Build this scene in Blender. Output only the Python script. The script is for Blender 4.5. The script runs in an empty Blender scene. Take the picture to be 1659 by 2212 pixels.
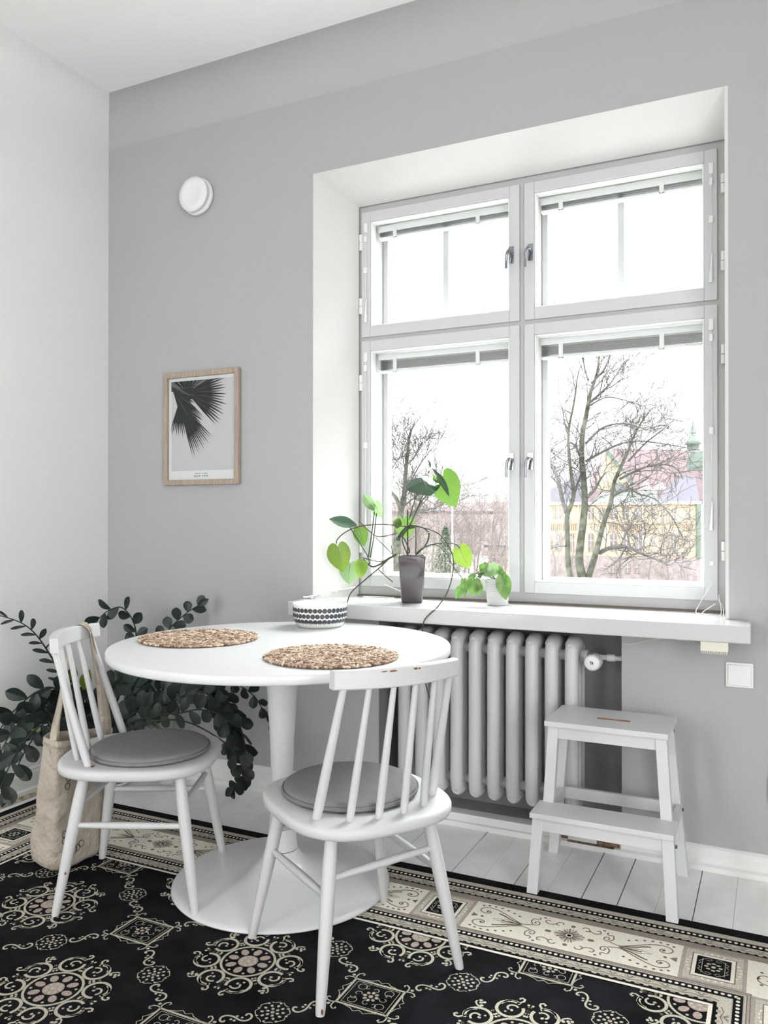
import bpy, math, random
from mathutils import Vector, Matrix, noise
from math import sin, cos, pi, radians, sqrt, atan2
random.seed(7)
scene = bpy.context.scene
COL = scene.collection

# ------------------------------------------------------------------ camera
F_PX, YAW, PITCH, ROLL = 1752.43, 0.45047, 0.00553, 0.0004
CAM = Vector((0.0, -2.86, 1.1499))
FWD = Vector((-sin(YAW)*cos(PITCH), cos(YAW)*cos(PITCH), sin(PITCH)))
R0 = Vector((cos(YAW), sin(YAW), 0)); U0 = R0.cross(FWD)
RGT = R0*cos(ROLL) + U0*sin(ROLL); UPV = -R0*sin(ROLL) + U0*cos(ROLL)
cd = bpy.data.cameras.new('camera'); cam = bpy.data.objects.new('camera', cd); COL.objects.link(cam)
cd.sensor_fit = 'HORIZONTAL'; cd.sensor_width = 36; cd.lens = 36*F_PX/1659
cd.clip_start = .05; cd.clip_end = 1000
M3 = Matrix((RGT, UPV, -FWD)).transposed()
cam.matrix_world = Matrix.Translation(CAM) @ M3.to_4x4()
scene.camera = cam

def at(px, py, y):
    """world point seen at pixel (px, py) at depth plane y"""
    d = FWD + RGT*((px-829.5)/F_PX) + UPV*((1106-py)/F_PX)
    return CAM + d*((y-CAM.y)/d.y)

# ------------------------------------------------------------------ light
SKY = 4.2
w = bpy.data.worlds.new('overcast_sky'); scene.world = w; w.use_nodes = True
nt = w.node_tree; bg = nt.nodes['Background']
# overcast sky: brighter towards the window side to light the room, dimmer behind the house and below the horizon
SKY_FRONT, SKY_REAR, BELOW, HORIZON = 36.0, 9.5, 6.5, 3.0
tcw = nt.nodes.new('ShaderNodeTexCoord'); sep = nt.nodes.new('ShaderNodeSeparateXYZ'); nt.links.new(tcw.outputs['Generated'], sep.inputs[0])
def ramp(sock, lo, hi, a, b_):
    m = nt.nodes.new('ShaderNodeMapRange'); m.interpolation_type = 'SMOOTHSTEP'
    m.inputs['From Min'].default_value = lo; m.inputs['From Max'].default_value = hi
    for nm, v in (('To Min', a), ('To Max', b_)):
        if isinstance(v, float): m.inputs[nm].default_value = v
        else: nt.links.new(v, m.inputs[nm])
    nt.links.new(sock, m.inputs['Value']); return m.outputs['Result']
sky_s = ramp(sep.outputs['Y'], -.2, .7, SKY_REAR, SKY_FRONT)
hz_s = ramp(sep.outputs['Y'], -.2, .5, SKY_REAR, HORIZON)      # low sky beyond the window dimmed so thin twigs stay visible
upper = ramp(sep.outputs['Z'], .34, .62, hz_s, sky_s)
nt.links.new(ramp(sep.outputs['Z'], -.12, .0, BELOW, upper), bg.inputs[1])
bg.inputs[0].default_value = (.97, .985, 1.0, 1)
scene.view_settings.view_transform = 'Standard'
scene.view_settings.look = 'None'
scene.view_settings.exposure = 0.25
scene.view_settings.gamma = 1
scene.view_settings.use_curve_mapping = False

def portal(name, loc, rot, sx, sy):
    l = bpy.data.lights.new(name, 'AREA'); l.shape = 'RECTANGLE'; l.size = sx; l.size_y = sy
    l.cycles.is_portal = True
    o = bpy.data.objects.new(name, l); o.location = loc; o.rotation_euler = rot; COL.objects.link(o)
portal('window_daylight', (-.87, .42, 1.64), (radians(-90), 0, 0), 1.45, 1.62)
portal('side_fill_opening', (2.65, -4.4, 1.47), (0, radians(90), 0), 2.55, 2.0)  # portal at the opening added in the right wall for fill
portal('rear_fill_opening', (-2.45, -5.75, 1.45), (radians(90), 0, 0), .7, 2.5)  # portal at the added rear opening, another source of fill light

# ------------------------------------------------------------------ room constants
XL, XR, YB, ZC = -2.8206, 2.5, -5.6, 3.03        # left wall, right wall, rear wall, ceiling
WXL, WXR, WZB, WZT = -1.7065, -.1392, .8159, 2.5546  # opening at the wall face
FY = .188                                          # plane of the window sashes
FXL, FXR, FZT = -1.593, -.150, 2.4622
NXL, NXR = -1.4060, -.4785                         # radiator niche

# ------------------------------------------------------------------ materials
MATS = {}
def mat(name, col, rough=.6, spec=.5, metal=0, bump=0, bscale=200, var=0, vscale=6, trans=0, coat=0, col2=None, sheen=0, dist=.002, stretch=None):
    m = bpy.data.materials.new(name); m.use_nodes = True; MATS[name] = m
    n = m.node_tree; p = n.nodes['Principled BSDF']; out = n.nodes['Material Output']
    p.inputs['Base Color'].default_value = (*col, 1); p.inputs['Roughness'].default_value = rough
    p.inputs['Specular IOR Level'].default_value = spec; p.inputs['Metallic'].default_value = metal
    p.inputs['Coat Weight'].default_value = coat
    if sheen: p.inputs['Sheen Weight'].default_value = sheen
    tc = n.nodes.new('ShaderNodeTexCoord')
    src = tc.outputs['Object']
    if stretch:
        mp = n.nodes.new('ShaderNodeMapping'); mp.inputs['Scale'].default_value = stretch
        n.links.new(src, mp.inputs['Vector']); src = mp.outputs['Vector']
    if var or col2:
        nz = n.nodes.new('ShaderNodeTexNoise'); nz.inputs['Scale'].default_value = vscale; nz.inputs['Detail'].default_value = 5
        n.links.new(src, nz.inputs['Vector'])
        rp = n.nodes.new('ShaderNodeValToRGB')
        c2 = col2 if col2 else tuple(max(0, c*(1-var)) for c in col)
        c1 = col if col2 else tuple(min(1, c*(1+var)) for c in col)
        rp.color_ramp.elements[0].position = .35; rp.color_ramp.elements[1].position = .65
        rp.color_ramp.elements[0].color = (*c2, 1); rp.color_ramp.elements[1].color = (*c1, 1)
        n.links.new(nz.outputs['Fac'], rp.inputs['Fac']); n.links.new(rp.outputs['Color'], p.inputs['Base Color'])
        csrc = rp.outputs['Color']
    else: csrc = None
    if bump:
        b = n.nodes.new('ShaderNodeTexNoise'); b.inputs['Scale'].default_value = bscale; b.inputs['Detail'].default_value = 4
        n.links.new(src, b.inputs['Vector'])
        bp = n.nodes.new('ShaderNodeBump'); bp.inputs['Strength'].default_value = bump; bp.inputs['Distance'].default_value = dist
        n.links.new(b.outputs['Fac'], bp.inputs['Height']); n.links.new(bp.outputs['Normal'], p.inputs['Normal'])
    if trans:
        t = n.nodes.new('ShaderNodeBsdfTranslucent'); mx = n.nodes.new('ShaderNodeMixShader')
        mx.inputs[0].default_value = trans
        t.inputs['Color'].default_value = (*[min(1, c*1.0) for c in col], 1)
        n.links.new(p.outputs[0], mx.inputs[1]); n.links.new(t.outputs[0], mx.inputs[2]); n.links.new(mx.outputs[0], out.inputs[0])
    return m

wall_m = mat('shaded_wall_paint', (.42, .42, .42), .85, .2, bump=.15, bscale=90)  # darker than the left wall: backlit shade put into the colour
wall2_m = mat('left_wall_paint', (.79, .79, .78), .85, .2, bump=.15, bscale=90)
ceil_m = mat('ceiling_paint', (.84, .84, .825), .9, .2, bump=.1, bscale=60)
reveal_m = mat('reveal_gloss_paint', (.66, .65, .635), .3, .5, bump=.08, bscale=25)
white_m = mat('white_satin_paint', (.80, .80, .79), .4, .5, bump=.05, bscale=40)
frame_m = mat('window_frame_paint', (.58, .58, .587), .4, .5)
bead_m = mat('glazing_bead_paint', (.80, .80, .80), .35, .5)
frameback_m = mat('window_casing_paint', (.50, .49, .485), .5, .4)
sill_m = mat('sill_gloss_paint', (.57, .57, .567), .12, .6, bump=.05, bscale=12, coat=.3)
floor_m = mat('painted_floorboards', (.86, .865, .84), .38, .5, var=.05, vscale=9, bump=.12, bscale=30)
gap_m = mat('floor_gap_dirt', (.02, .018, .015), .9, .1)
base_m = mat('baseboard_paint', (.78, .78, .76), .45, .5, bump=.2, bscale=35)
chip_m = mat('bare_chipped_wood', (.20, .13, .09), .8, .3, var=.5, vscale=60)
oldpaper_m = mat('worn_floor_edge', (.62, .58, .48), .8, .2, col2=(.25, .16, .07), vscale=28)
rad_m = mat('radiator_enamel', (.62, .62, .612), .35, .5, bump=.15, bscale=60)
table_m = mat('table_lacquer', (.66, .66, .665), .28, .5)
chair_m = mat('chair_paint', (.57, .57, .567), .45, .45, bump=.25, bscale=70)
chip2_m = mat('paint_chip_wood', (.23, .09, .05), .8, .2)
cush_m = mat('grey_felt', (.225, .21, .218), .95, .1, bump=.5, bscale=500, var=.03, vscale=60)
stool_m = mat('stool_paint', (.64, .64, .65), .4, .45)
wood_m = mat('bare_birch', (.36, .19, .11), .6, .3, var=.25, vscale=30)
plas_m = mat('white_plastic', (.80, .80, .79), .35, .5)
cream_m = mat('aged_plastic', (.72, .69, .58), .4, .5)
chrome_m = mat('chrome', (.30, .30, .33), .18, .5, metal=1)
dark_m = mat('black_plastic', (.012, .012, .014), .4, .5)
iron_m = mat('dark_steel', (.12, .12, .13), .4, .5, metal=.8)
slat_m = mat('blind_slats', (.20, .205, .22), .35, .5)
oak_m = mat('pale_oak', (.42, .34, .275), .6, .3, col2=(.34, .27, .22), vscale=14, stretch=(8, 8, 1))
paper_m = mat('matte_paper', (.74, .73, .735), .9, .1)
print_m = mat('poster_print', (.58, .56, .58), .9, .1)
palm_m = mat('palm_ink', (.045, .047, .05), .9, .1)
palm2_m = mat('palm_ink_lighter', (.12, .12, .122), .9, .1)
cer_m = mat('white_ceramic', (.82, .82, .80), .15, .5)
ink_m = mat('charcoal_glaze', (.055, .058, .068), .25, .5)
potw_m = mat('ribbed_white_glaze', (.50, .50, .50), .25, .5)
potd_m = mat('taupe_glaze', (.075, .062, .066), .08, .6, coat=.4)
soil_m = mat('soil', (.03, .022, .016), .95, .1, bump=1, bscale=90)
canvas_m = mat('canvas_cloth', (.47, .405, .33), .95, .1, bump=.8, bscale=22, dist=.03, var=.10, vscale=5, sheen=.2)
ink2_m = mat('printed_ink', (.05, .05, .05), .9, .1)
zz_m = mat('dark_waxy_leaf', (.014, .024, .019), .40, .4, var=.35, vscale=9)
zzy_m = mat('young_yellow_green_leaf', (.12, .17, .02), .4, .5, var=.3, vscale=14)
zst_m = mat('dark_leaf_stalk', (.025, .03, .02), .6, .3)
vein_m = mat('deep_green_veined_leaf', (.022, .055, .032), .3, .6, var=.4, vscale=20)
vst_m = mat('pale_green_stalk', (.22, .27, .17), .6, .3)
lf_a = mat('bright_green_leaf', (.085, .165, .028), .3, .6, trans=.45, var=.15, vscale=12)
lf_b = mat('yellow_green_leaf', (.16, .245, .03), .35, .6, trans=.45, col2=(.07, .165, .022), vscale=35)
lf_c = mat('dark_glossy_leaf', (.03, .085, .04), .16, .9, coat=.5)
lf_d = mat('pale_backlit_leaf', (.20, .31, .14), .35, .6, trans=.45)
lf_e = mat('striped_green_leaf', (.055, .15, .022), .35, .6, trans=.35, col2=(.24, .34, .10), vscale=45)
stem_m = mat('green_stem', (.055, .08, .04), .5, .4)
vine_m = mat('brown_aerial_root', (.085, .06, .045), .7, .3)
sea1 = mat('seagrass_tan', (.42, .30, .22), .8, .2, var=.25, vscale=150)
sea2 = mat('seagrass_brown', (.20, .12, .085), .8, .2, var=.3, vscale=150)
sea3 = mat('seagrass_pale', (.66, .54, .43), .8, .2, var=.2, vscale=150)
def glass(name):
    m = bpy.data.materials.new(name); m.use_nodes = True; n = m.node_tree
    n.nodes.remove(n.nodes['Principled BSDF'])
    t = n.nodes.new('ShaderNodeBsdfTransparent'); g = n.nodes.new('ShaderNodeBsdfGlossy'); mx = n.nodes.new('ShaderNodeMixShader')
    g.inputs['Roughness'].default_value = .02; t.inputs['Color'].default_value = (.97, .98, .975, 1)
    lw = n.nodes.new('ShaderNodeLayerWeight'); lw.inputs['Blend'].default_value = .5
    pw_ = n.nodes.new('ShaderNodeMath'); pw_.operation = 'POWER'; pw_.inputs[1].default_value = 5; n.links.new(lw.outputs['Facing'], pw_.inputs[0])
    mr = n.nodes.new('ShaderNodeMath'); mr.operation = 'MULTIPLY_ADD'; mr.inputs[1].default_value = .6; mr.inputs[2].default_value = .005; n.links.new(pw_.outputs[0], mr.inputs[0])
    n.links.new(mr.outputs[0], mx.inputs[0]); n.links.new(t.outputs[0], mx.inputs[1]); n.links.new(g.outputs[0], mx.inputs[2])
    n.links.new(mx.outputs[0], n.nodes['Material Output'].inputs[0]); return m
glass_m = glass('clear_glass')

# ------------------------------------------------------------------ mesh builder
class MB:
    def __init__(s): s.v = []; s.f = []; s.m = []; s.sm = []
    def add(s, vs, fs, mi=0, smooth=False):
        o = len(s.v); s.v += [Vector(v) for v in vs]
        for f in fs: s.f.append([i+o for i in f]); s.m.append(mi); s.sm.append(smooth)
    def box(s, a, b, mi=0):
        (x0, y0, z0), (x1, y1, z1) = a, b
        s.add([(x0,y0,z0),(x1,y0,z0),(x1,y1,z0),(x0,y1,z0),(x0,y0,z1),(x1,y0,z1),(x1,y1,z1),(x0,y1,z1)],
              [(3,2,1,0),(4,5,6,7),(0,1,5,4),(1,2,6,5),(2,3,7,6),(3,0,4,7)], mi); return s
    def hexa(s, bot, top, mi=0):
        s.add(list(bot)+list(top), [(3,2,1,0),(4,5,6,7),(0,1,5,4),(1,2,6,5),(2,3,7,6),(3,0,4,7)], mi); return s
    def prism(s, poly, dvec, mi=0, smooth=False):
        n = len(poly); P = [Vector(p) for p in poly]; Q = [p+Vector(dvec) for p in P]
        s.add(P+Q, [tuple(range(n))[::-1], tuple(range(n, 2*n))], mi)
        s.add(P+Q, [(i, (i+1) % n, n+(i+1) % n, n+i) for i in range(n)], mi, smooth); return s
    def tube(s, pts, rad, seg=8, mi=0, cap=True, flat=1.0):
        P = [Vector(p) for p in pts]; n = len(P)
        if not hasattr(rad, '__len__'): rad = [rad]*n
        ref = None; rings = []
        for i in range(n):
            t = (P[min(i+1, n-1)]-P[max(i-1, 0)])
            t = t.normalized() if t.length > 1e-9 else Vector((0, 0, 1))
            if ref is None: ref = t.orthogonal().normalized()
            ref = (ref-t*ref.dot(t)); ref = ref.normalized() if ref.length > 1e-6 else t.orthogonal().normalized()
            b = t.cross(ref)
            rings.append([P[i]+(ref*cos(2*pi*k/seg)+b*sin(2*pi*k/seg)*flat)*rad[i] for k in range(seg)])
        vs = [v for r in rings for v in r]
        fs = [(i*seg+k, i*seg+(k+1) % seg, (i+1)*seg+(k+1) % seg, (i+1)*seg+k) for i in range(n-1) for k in range(seg)]
        s.add(vs, fs, mi, True)
        if cap: s.add(rings[0], [tuple(range(seg))[::-1]], mi); s.add(rings[-1], [tuple(range(seg))], mi)
        return s
    def lathe(s, prof, c=(0, 0, 0), seg=48, mi=0, axis='z', smooth=True):
        c = Vector(c); vs = []
        for r, h in prof:
            for k in range(seg):
                a = 2*pi*k/seg
                p = (r*cos(a), r*sin(a), h) if axis == 'z' else ((r*cos(a), -h, r*sin(a)) if axis == 'y' else (h, r*cos(a), r*sin(a)))
                vs.append(c+Vector(p))
        fs = [(i*seg+k, i*seg+(k+1) % seg, (i+1)*seg+(k+1) % seg, (i+1)*seg+k) for i in range(len(prof)-1) for k in range(seg)]
        s.add(vs, fs, mi, smooth); return s
    def disc(s, c, r, seg=24, mi=0, n='z'):
        c = Vector(c)
        s.add([c+(Vector((r*cos(2*pi*k/seg), r*sin(2*pi*k/seg), 0)) if n == 'z' else Vector((r*cos(2*pi*k/seg), 0, r*sin(2*pi*k/seg)))) for k in range(seg)], [tuple(range(seg))], mi); return s
    def mesh(s, name, mats, inv=None):
        me = bpy.data.meshes.new(name)
        vs = [inv @ v for v in s.v] if inv is not None else s.v
        me.from_pydata([tuple(v) for v in vs], [], s.f)
        for m in (mats if isinstance(mats, (list, tuple)) else [mats]): me.materials.append(m)
        me.polygons.foreach_set('material_index', s.m); me.polygons.foreach_set('use_smooth', s.sm)
        me.update(); return me

WM = {}
def obj(name, mb, mats, parent=None, local=False, bevel=0, bseg=2, label=None):
    inv = WM[parent.name].inverted() if (parent is not None and not local) else None
    o = bpy.data.objects.new(name, mb.mesh(name, mats, inv)); COL.objects.link(o)
    if parent is not None: o.parent = parent; WM[o.name] = WM[parent.name]
    else: WM[o.name] = Matrix.Identity(4)
    if bevel:
        b = o.modifiers.new('bevel', 'BEVEL'); b.width = bevel; b.segments = bseg; b.limit_method = 'ANGLE'; b.angle_limit = radians(40)
        b.harden_normals = False
    if label: o['label'] = label
    return o
def tag(o, label, cat, group=None, kind=None):
    o['label'] = label; o['category'] = cat
    if group: o['group'] = group
    if kind: o['kind'] = kind
    return o
def thing(name, label, cat, loc=(0, 0, 0), rz=0, group=None):
    o = bpy.data.objects.new(name, None); COL.objects.link(o); o.empty_display_size = .05
    o.location = loc; o.rotation_euler = (0, 0, rz)
    WM[o.name] = Matrix.Translation(Vector(loc)) @ Matrix.Rotation(rz, 4, 'Z')
    return tag(o, label, cat, group)
def struct(name, mb, mats, label, cat, parent=None, bevel=0):
    o = obj(name, mb, mats, parent, bevel=bevel)
    if parent is None: o['kind'] = 'structure'; o['label'] = label; o['category'] = cat
    return o
def dup(root, loc, rz, label, group=None):
    r = root.copy(); COL.objects.link(r); r.location = loc; r.rotation_euler = (0, 0, rz); r['label'] = label
    if group: r['group'] = group
    WM[r.name] = Matrix.Translation(Vector(loc)) @ Matrix.Rotation(rz, 4, 'Z')
    for ch in list(root.children):
        c = ch.copy(); COL.objects.link(c); c.parent = r
        for g in list(ch.children):
            d = g.copy(); COL.objects.link(d); d.parent = c
    return r
def smooth_path(pts, n=6):
    P = [Vector(p) for p in pts]
    if len(P) < 3: return P
    out = []
    for i in range(len(P)-1):
        p0 = P[max(i-1, 0)]; p1 = P[i]; p2 = P[i+1]; p3 = P[min(i+2, len(P)-1)]
        for k in range(n):
            t = k/n
            out.append(.5*((2*p1)+(p2-p0)*t+(2*p0-5*p1+4*p2-p3)*t*t+(3*p1-p0-3*p2+p3)*t**3))
    out.append(P[-1]); return out

# ================================================================== ROOM SHELL
b = MB()      # floor: boards running towards the window wall
b.box((XL, YB, -.06), (XR, .35, -.012), 1)
x = -2.829; PW = .1045
while x < XR:
    g = {20: .0032, 22: .0036, 23: .0038, 25: .0028, 18: .0034, 16: .003, 14: .002, 12: .002}.get(round((x+PW+2.829)/PW), .0007)
    b.box((x, YB, -.012), (min(x+PW-g, XR), .35, 0), 0); x += PW
struct('floor', b, [floor_m, gap_m], 'white painted wooden floorboards with dark gaps', 'floor')
b = MB().box((XL-.2, YB-.2, ZC), (XR+.2, .6, ZC+.15))
struct('ceiling', b, ceil_m, 'plain white ceiling', 'ceiling')
b = MB().box((XL-.2, YB-.2, -.06), (XL, .6, ZC))
struct('wall_left', b, wall2_m, 'pale plain plaster wall left of the corner', 'wall')
b = MB(); OY0, OY1, OZ0, OZ1 = -5.4, -3.4, .2, 2.75  # right wall opening added behind the camera to let in fill light
b.box((XR, YB-.2, -.06), (XR+.2, OY0, ZC)).box((XR, OY1, -.06), (XR+.2, .6, ZC)).box((XR, OY0, -.06), (XR+.2, OY1, OZ0)).box((XR, OY0, OZ1), (XR+.2, OY1, ZC))
struct('wall_right', b, wall_m, 'plaster wall on the right with an unseen tall opening added for fill light', 'wall')
b = MB().box((XL, YB-.2, 2.7), (XR, YB, ZC)).box((-2.1, YB-.2, -.06), (XR, YB, 2.7)).box((XL, YB-.2, -.06), (-2.1, YB, .2))  # unseen gap at the left end, added to let in fill
struct('wall_rear', b, wall2_m, 'plaster wall behind the camera with an opening added at its left end for fill light', 'wall')
# window wall, with opening and radiator niche
b = MB(); T = .38
b.box((XL, 0, -.06), (WXL, FY, ZC)).box((WXR, 0, -.06), (XR, FY, ZC)).box((WXL, 0, WZT), (WXR, FY, ZC))
b.box((XL, FY, -.06), (FXL, T, ZC)).box((FXR, FY, -.06), (XR, T, ZC)).box((FXL, FY, FZT), (FXR, T, ZC)).box((FXL, FY, -.06), (FXR, T, WZB-.03))
b.box((WXL, 0, -.06), (NXL, FY, .775)).box((NXR, 0, -.06), (WXR, FY, .775)).box((NXL, .172, -.06), (NXR, FY, .775))
b.box((NXL, .03, -.06), (NXR, .172, .035))
struct('wall_window', b, wall_m, 'grey plaster wall, toned darker for its backlit shade, with the tall window and radiator niche', 'wall')
nich_m = mat('niche_shade_tone', (.27, .27, .275), .9, .2, bump=.15, bscale=60)  # dark tone stands in for the shade under the sill
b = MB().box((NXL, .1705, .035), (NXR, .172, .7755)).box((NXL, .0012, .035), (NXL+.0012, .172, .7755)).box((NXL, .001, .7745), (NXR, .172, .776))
struct('niche_shade', b, nich_m, 'thin dark sheets painting the shade inside the radiator niche', 'niche shade sheets')
# reveal lining (glossy)
b = MB()
b.prism([(WXL, .0005, WZB), (WXL, FY, WZB), (FXL, FY, WZB)], (0, 0, WZT-WZB))
b.prism([(WXL, .0005, WZT), (WXL, FY, WZT), (WXL, FY, FZT)], (WXR-WXL, 0, 0))
b.box((FXR, .0005, WZB), (WXR, FY, WZT))
struct('trim_1', b, reveal_m, 'glossy white window reveal, splayed at left and top', 'window reveal')
# cove between walls and ceiling
b = MB(); R = .16; K = 16
def cove(p, d, n):      # p start at wall-ceiling line, d run vector, n inward unit
    p = Vector(p); n = Vector(n); d = Vector(d)
    prof = [p+n*(R-R*cos(a))+Vector((0, 0, -(R-R*sin(a)))) for a in [pi/2*k/K for k in range(K+1)]]
    vs = prof+[q+d for q in prof]+[p+Vector((0,0,.0)), p+d]
    b.add(vs, [(k, k+1, K+1+k+1, K+1+k) for k in range(K)], 0, True)
cove((XL, 0, ZC), (XR-XL, 0, 0), (0, -1, 0))
struct('trim_2', b, mat('cove_paint', (.455, .455, .452), .88, .2, bump=.1, bscale=60), 'soft rounded cove where the window wall meets the ceiling', 'cove')  # tone set between wall and ceiling to soften the painted shade
b = MB(); cove((XL, YB, ZC), (0, -YB, 0), (1, 0, 0))
struct('trim_5', b, wall2_m, 'soft rounded cove where the left wall meets the ceiling', 'cove')
# baseboards
def board(b, p0, p1, n, zt=.075, base=.0):
    p0, p1, n = Vector(p0), Vector(p1), Vector(n)
    prof = [(0, base), (.032, base), (.032, base+.016), (.020, base+.022), (.020, zt-.022), (.014, zt-.014), (.014, zt-.006), (.006, zt), (0, zt)]
    b.prism([p0+n*a+Vector((0, 0, h)) for a, h in prof], p1-p0)
b = MB(); board(b, (XL, 0, 0), (NXL, 0, 0), (0, -1, 0), .10); board(b, (NXR, 0, 0), (XR, 0, 0), (0, -1, 0))
b.box((NXL, -.028, 0), (NXR, .04, .018)).box((NXL, -.012, .018), (NXR, .04, .045))
for x0, x1, z0, z1 in ((-.56, -.484, .018, .034), (-.69, -.66, .02, .03)): b.box((x0, -.0135, z0), (x1, -.011, z1), 1)
b.box((-.30, -.0335, .0), (-.285, -.031, .02), 1)
b.box((-.66, -.0285, .0165), (-.5, -.012, .0186), 1)
struct('baseboard_window', b, [base_m, chip_m], 'moulded white baseboard under the window wall, chipped by the niche', 'baseboard')
b = MB(); board(b, (XL, 0, 0), (XL, YB, 0), (1, 0, 0), .10)
b.add([(XL+.032, -.25, .0015), (XL+.075, -.25, .0015), (XL+.085, -1.3, .0015), (XL+.032, -1.3, .0015)], [(0, 3, 2, 1)], 1)
struct('baseboard_left', b, [base_m, oldpaper_m], 'moulded white baseboard with a worn brown floor edge along the left wall', 'baseboard')

# ================================================================== WINDOW
LX0, LX1, RX0, RX1 = -1.5806, -.893, -.874, -.1836
UZ0, UZ1, BZ0, BZ1 = 1.9073, 2.437, .8562, 1.8917
HL = (-1.534, -.939); HR = (-.829, -.232); HU = (1.957, 2.388); HB = (.905, 1.842)
def ring(b, X0, X1, Z0, Z1, x0, x1, z0, z1, ya, yb, mi=0):
    b.box((X0, ya, Z0), (x0, yb, Z1), mi).box((x1, ya, Z0), (X1, yb, Z1), mi).box((x0, ya, Z0), (x1, yb, z0), mi).box((x0, ya, z1), (x1, yb, Z1), mi)
b = MB(); e = .012
ya, yb_ = FY+.012, T-.005
b.box((FXL, ya, .80), (HL[0]-e, yb_, FZT)).box((HL[1]+e, ya, .80), (HR[0]-e, yb_, FZT)).box((HR[1]+e, ya, .80), (FXR, yb_, FZT))
for x0, x1 in ((HL[0]-e, HL[1]+e), (HR[0]-e, HR[1]+e)):
    b.box((x0, ya, .80), (x1, yb_, HB[0]-e)).box((x0, ya, HB[1]+e), (x1, yb_, HU[0]-e)).box((x0, ya, HU[1]+e), (x1, yb_, FZT))
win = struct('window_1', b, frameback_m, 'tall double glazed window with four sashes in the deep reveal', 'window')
WM[win.name] = Matrix.Identity(4)
b = MB().box((FXL, FY-.012, WZB-.002), (FXR, FY+.02, WZB+.006)); obj('bottom_gap_strip', b, mat('dark_gap', (.16, .13, .11), .8), win)  # dark brown strip along the foot of the frame
def handle(x, z, s):
    h = MB().box((x-.010, FY-.006, z-.032), (x+.010, FY, z+.032))
    h.tube([(x, FY, z+.008), (x, FY-.032, z+.008)], .007, 10)
    h.tube(smooth_path([(x, FY-.030, z+.012), (x-.006, FY-.036, z), (x-.010, FY-.034, z-.03), (x-.010, FY-.036, z-.062)]), [.0065]*3+[.006]*10+[.0052]*6, 10)
    return h
for nm, X0, X1, Z0, Z1, (x0, x1), (z0, z1) in (('a', LX0, LX1, UZ0, UZ1, HL, HU), ('b', LX0, LX1, BZ0, BZ1, HL, HB), ('c', RX0, RX1, UZ0, UZ1, HR, HU), ('d', RX0, RX1, BZ0, BZ1, HR, HB)):
    b = MB(); ring(b, X0, X1, Z0, Z1, x0-.006, x1+.006, z0-.006, z1+.006, FY, FY+.045)
    ring(b, x0-.006, x1+.006, z0-.006, z1+.006, x0, x1, z0, z1, FY+.004, FY+.045, 1)
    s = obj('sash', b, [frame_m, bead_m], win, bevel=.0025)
    g = MB().box((x0-.004, FY+.026, z0-.004), (x1+.004, FY+.030, z1+.004)); obj('pane', g, glass_m, s)
    # outer sash
    b = MB(); zo = z0+(.03 if nm in 'ac' else .0)
    ring(b, x0-.011, x1+.011, z0-.011, z1+.011, x0+.012, x1-.004, zo+.004, z1-.02, .325, .365)
    mu = {'a': -1.2525, 'c': -.534}.get(nm)
    if mu: b.box((mu-.0125, .328, zo), (mu+.0125, .362, z1-.02))
    so = obj('outer_sash', b, frame_m, win, bevel=.002)
    g = MB().box((x0+.008, .343, zo), (x1, .346, z1-.016)); obj('pane', g, glass_m, so)
    left = nm in 'ab'
    hx = -.925 if left else -.849; hz = 2.165 if nm in 'ac' else 1.362
    obj('handle', handle(hx, hz, 1), chrome_m, s, label='small chrome lever handle')
    hxx = FXL+.006 if left else FXR-.018
    for z in ((2.31, 2.04) if nm in 'ac' else ((1.715, 1.03))):
        h = MB().tube([(hxx+.003, FY+.002, z-.033), (hxx+.003, FY+.002, z-.001)], .008, 10).tube([(hxx+.003, FY+.002, z+.001), (hxx+.003, FY+.002, z+.033)], .008, 10)
        obj('hinge', h, white_m, s)
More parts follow.
